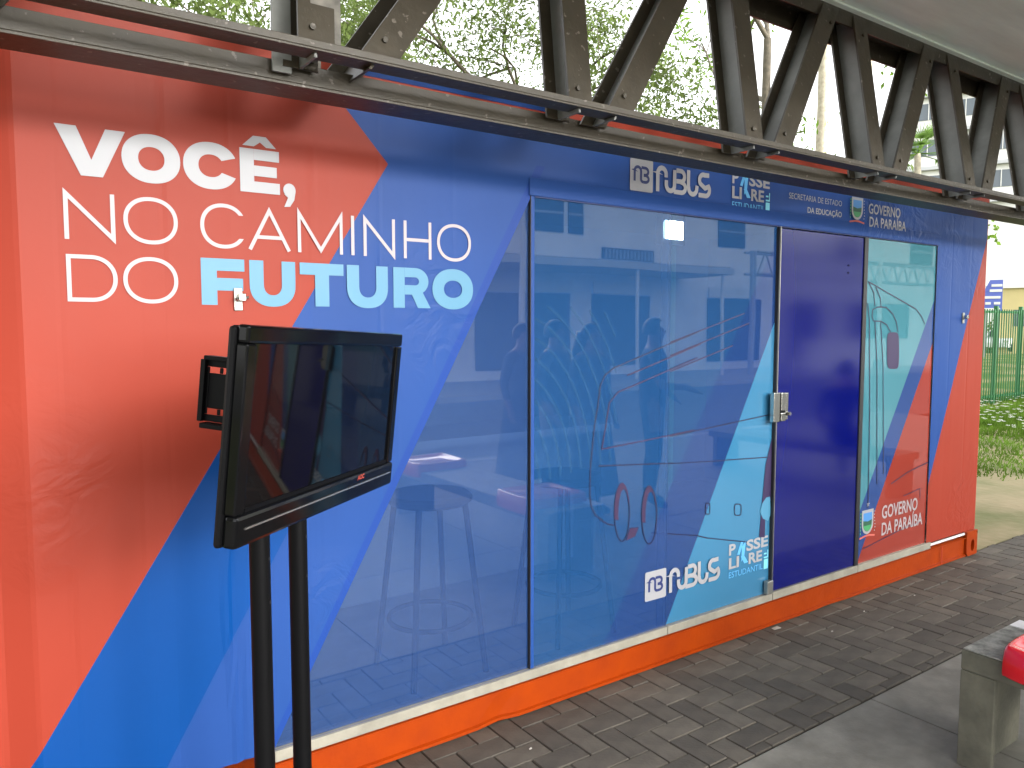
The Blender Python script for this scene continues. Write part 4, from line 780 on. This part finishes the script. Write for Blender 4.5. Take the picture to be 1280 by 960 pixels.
for i, x in enumerate((11.2, 21.8, 27.5)):
    lp_ = thing('street_pole', ['grey street pole opposite the left pane, across the road', 'grey lamp pole across the road, mirrored in the middle pane', 'grey lamp pole across the road, mirrored beside the door'][i], 'pole', 'poles across the road')
    MB().tube([(x, -10.6, 0), (x, -10.6, 6.5)], [.09, .06], 10).build('shaft', 'facade', lp_); MB().tube([(x, -10.6, 6.2), (x + .3, -10.4, 6.6), (x + 1.1, -10.0, 6.75)], [.05, .045, .04], 8).build('arm', 'facade', lp_); MB().tube([(x, -10.6, 0), (x, -10.6, .35)], .14, 12).build('base', 'metalgrey', lp_)
gt = thing('lattice_gantry', 'grey lattice girder crossing above the far pavement', 'gantry')
for z in (3.3, 4.0):
    for y in (-11.6, -11.1): MB().tube([(21, y, z), (40, y, z)], .045, 6).build('chord', 'metalgrey', gt)
for i in range(24):
    x = 21 + i * .78; MB().tube([(x, -11.1, 3.3), (x + .39, -11.1, 4.0)], .03, 5).build('lattice_bar', 'metalgrey', gt); MB().tube([(x + .39, -11.1, 4.0), (x + .78, -11.1, 3.3)], .03, 5).build('lattice_bar', 'metalgrey', gt)
for x in (21.1, 39.8): MB().tube([(x, -11.35, 0), (x, -11.35, 4.05)], .1, 8).build('post', 'metalgrey', gt)
box('fence_wall', 'streetwall', sb, 24, 60, BY + 2.6, BY + 2.75, 0, 1.1)

# people on the platform, mirrored in the panes
def person(x, y, rz, H, label, top, low, hair_long=False, skirt=False, arm=0.0, sit=False):
    t = thing('person', label, 'person', 'people standing on the platform'); s = H / 1.7
    J = {}; E_l = []; Rd = {}
    def j(n, p, r, par=None):
        if sit:
            q0 = n[:-1]; sx_ = p[0]
            seatj = {'hip': (sx_, -.02, .50), 'knee': (sx_ * 1.2, -.43, .50), 'calf': (sx_ * 1.2, -.43, .34), 'ankle': (sx_ * 1.2, -.41, .09), 'toe': (sx_ * 1.25, -.57, .035)}
            p = seatj[q0] if q0 in seatj else (p[0], p[1], p[2] - .42)
        J[n] = (Vector(p) * s, r * s); 
        if par: E_l.append((par, n))
    j('pelvis', (0, 0, .95), .135); j('waist', (0, .0, 1.08), .125, 'pelvis'); j('chest', (0, -.01, 1.28), .145, 'waist'); j('neckb', (0, 0, 1.42), .075, 'chest'); j('neck', (0, -.01, 1.48), .055, 'neckb'); j('head', (0, -.02, 1.57), .088, 'neck'); j('crown', (0, -.015, 1.645), .07, 'head'); j('nose', (0, -.105, 1.565), .018, 'head')
    for sd_, q in ((-1, 'l'), (1, 'r')):
        j('hip' + q, (sd_ * .09, 0, .90), .105, 'pelvis'); j('knee' + q, (sd_ * .10, -.02, .50), .062, 'hip' + q); j('calf' + q, (sd_ * .10, .01, .34), .058, 'knee' + q); j('ankle' + q, (sd_ * .10, .02, .09), .040, 'calf' + q); j('toe' + q, (sd_ * .115, -.14, .035), .034, 'ankle' + q)
        j('sh' + q, (sd_ * .175, 0, 1.375), .062, 'neckb'); bend = arm if sd_ > 0 else arm * .6
        j('el' + q, (sd_ * .235, .02 - .05 * bend, 1.12), .044, 'sh' + q); j('wr' + q, (sd_ * (.24 - .08 * bend), -.06 - .22 * bend, .90 + .20 * bend), .030, 'el' + q); w0 = Vector((sd_ * (.24 - .08 * bend), -.06 - .22 * bend, .90 + .20 * bend)); dd = Vector((-.02 * sd_, -.25 - .8 * bend, -.95 + .5 * bend)).normalized()
        pm = w0 + dd * .07; j('palm' + q, pm, .030, 'wr' + q)
        for k_ in range(4): off = Vector((0, -.027 + .018 * k_, 0)) if bend < .5 else Vector((-.027 + .018 * k_, 0, 0)); f1 = pm + dd * .045 + off; j('fa%d' % k_ + q, f1, .0095, 'palm' + q); j('fb%d' % k_ + q, f1 + dd * (.035 + .006 * (k_ in (1, 2))) + Vector((-.008 * sd_, 0, 0)), .008, 'fa%d' % k_ + q)
        j('th' + q, w0 + dd * .055 + Vector((-.03 * sd_, -.022, 0)), .011, 'palm' + q)
    names = list(J); me = bpy.data.meshes.new('body'); me.from_pydata([tuple(J[n][0]) for n in names], [(names.index(a), names.index(b_)) for a, b_ in E_l], [])
    o = bpy.data.objects.new('tmp', me); col.objects.link(o); sk = o.modifiers.new('s', 'SKIN'); sk.use_smooth_shade = True
    for i, n in enumerate(names): me.skin_vertices[0].data[i].radius = (J[n][1],) * 2; me.skin_vertices[0].data[i].use_root = (n == 'pelvis')
    o.modifiers.new('u', 'SUBSURF').levels = 2
    bpy.context.view_layer.update(); em = bpy.data.meshes.new_from_object(o.evaluated_get(bpy.context.evaluated_depsgraph_get())); bpy.data.objects.remove(o)
    em.materials.clear()
    for q in (top, low, 'skin', 'hair'): em.materials.append(M[q])
    for f in em.polygons:
        c = f.center / s
        if sit and c.z > .62 or sit and c.y > -.1: c = c + Vector((0, 0, .42))
        elif sit and c.z > .38: c = Vector((c.x * .2, 0, .7))
        f.material_index = 2 if c.z > 1.435 or (abs(c.x) > .15 and c.z < .98 + .2 * arm and c.z > .7) or (arm > .5 and c.y < -.16 and c.z > .9) else (0 if c.z > .98 else (3 if c.z < .08 else 1))
    em.polygons.foreach_set('use_smooth', [True] * len(em.polygons))
    bo = put('body', em, t)
    hb = MB(); n1, n2 = 10, 16; vs = []
    for i in range(n1 + 1):
        th = math.pi * (.0 + .62 * i / n1)
        for k_ in range(n2): ph = 2 * math.pi * k_ / n2; f_r = 1.0 if math.sin(ph) > -.35 or i < 5 else .55; vs.append(Vector((.092 * math.sin(th) * math.cos(ph) * f_r, -.008 + .105 * math.sin(th) * math.sin(ph) * f_r, 1.60 + .112 * math.cos(th))) * s)
    hb.add(vs, [(i * n2 + k_, i * n2 + (k_ + 1) % n2, (i + 1) * n2 + (k_ + 1) % n2, (i + 1) * n2 + k_) for i in range(n1) for k_ in range(n2)])
    if hair_long: hb.tube([Vector((0, .05, 1.62)) * s, Vector((0, .085, 1.45)) * s, Vector((0, .09, 1.22)) * s], [.085 * s, .10 * s, .07 * s], 10)
    ho = hb.build('hair', 'hair', t, True)
    if sit: ho.location.z = -.42 * s
    for sd_ in (-1, 1): MB().tube([Vector((sd_ * .034, -.098, 1.585)) * s, Vector((sd_ * .034, -.106, 1.585)) * s], .010 * s, 8).build('eye', 'hair', t).location.z = (-.42 * s if sit else 0)
    if skirt:
        b = MB(); rings = [(1.02, .16), (.85, .20), (.55, .25), (.22, .30)]; nn = 20; vs = [Vector((r * math.cos(2 * math.pi * i / nn), r * .8 * math.sin(2 * math.pi * i / nn), z)) * s for z, r in rings for i in range(nn)]
        b.add(vs, [(a * nn + i, (a + 1) * nn + i, (a + 1) * nn + (i + 1) % nn, a * nn + (i + 1) % nn) for a in range(3) for i in range(nn)]); b.build('skirt', low, t, True)
    t.location = (x, y, 0); t.rotation_euler.z = rz
def mirror_at(px_, depth): # a standing point whose mirror image shows at that column
    d = ray(px_, 408.6); p_ = d * depth; return p_.x, 2 * (GY) - p_.y
for px_, dep, H, rz, lb, tp_, lo, hl, sk_, ar in ((692, 6.4, 1.62, 2.7, 'person in dark shirt standing nearest the pane joint in the mirror image', 'cloth1', 'cloth3', False, False, .2), (737, 6.3, 1.60, 3.0, 'person with long hair and long dark skirt, mirrored in the glass', 'cloth2', 'cloth2', True, True, .1), (815, 6.6, 1.64, 2.2, 'person holding a forearm up, mirrored right of the bus drawing', 'cloth1', 'cloth3', False, False, 1.0), (652, 7.0, 1.60, 2.9, 'person mirrored in the slanted left pane beside the joint', 'cloth2', 'cloth3', False, True, .0)):
    x, y = mirror_at(px_, dep); person(x, y, rz, H, lb, tp_, lo, hl, sk_, ar)

bx, by = mirror_at(1055, 7.5)
person(bx, by, R(75), 1.66, 'person sitting on the second bench, mirrored in the navy door', 'cloth1', 'cloth3', False, False, .8, True)
b2 = thing('concrete_bench', 'second concrete bench to the right of the view, mirrored in the navy door', 'bench')
box('beam', 'concrete', b2, bx - .16, bx + .30, -.90, 1.25, .33, .395, .006); box('leg', 'concrete', b2, bx - .12, bx + .26, 1.16, 1.22, .0005, .3295, .004); box('leg', 'concrete', b2, bx - .12, bx + .26, -.86, -.80, .0005, .3295, .004)
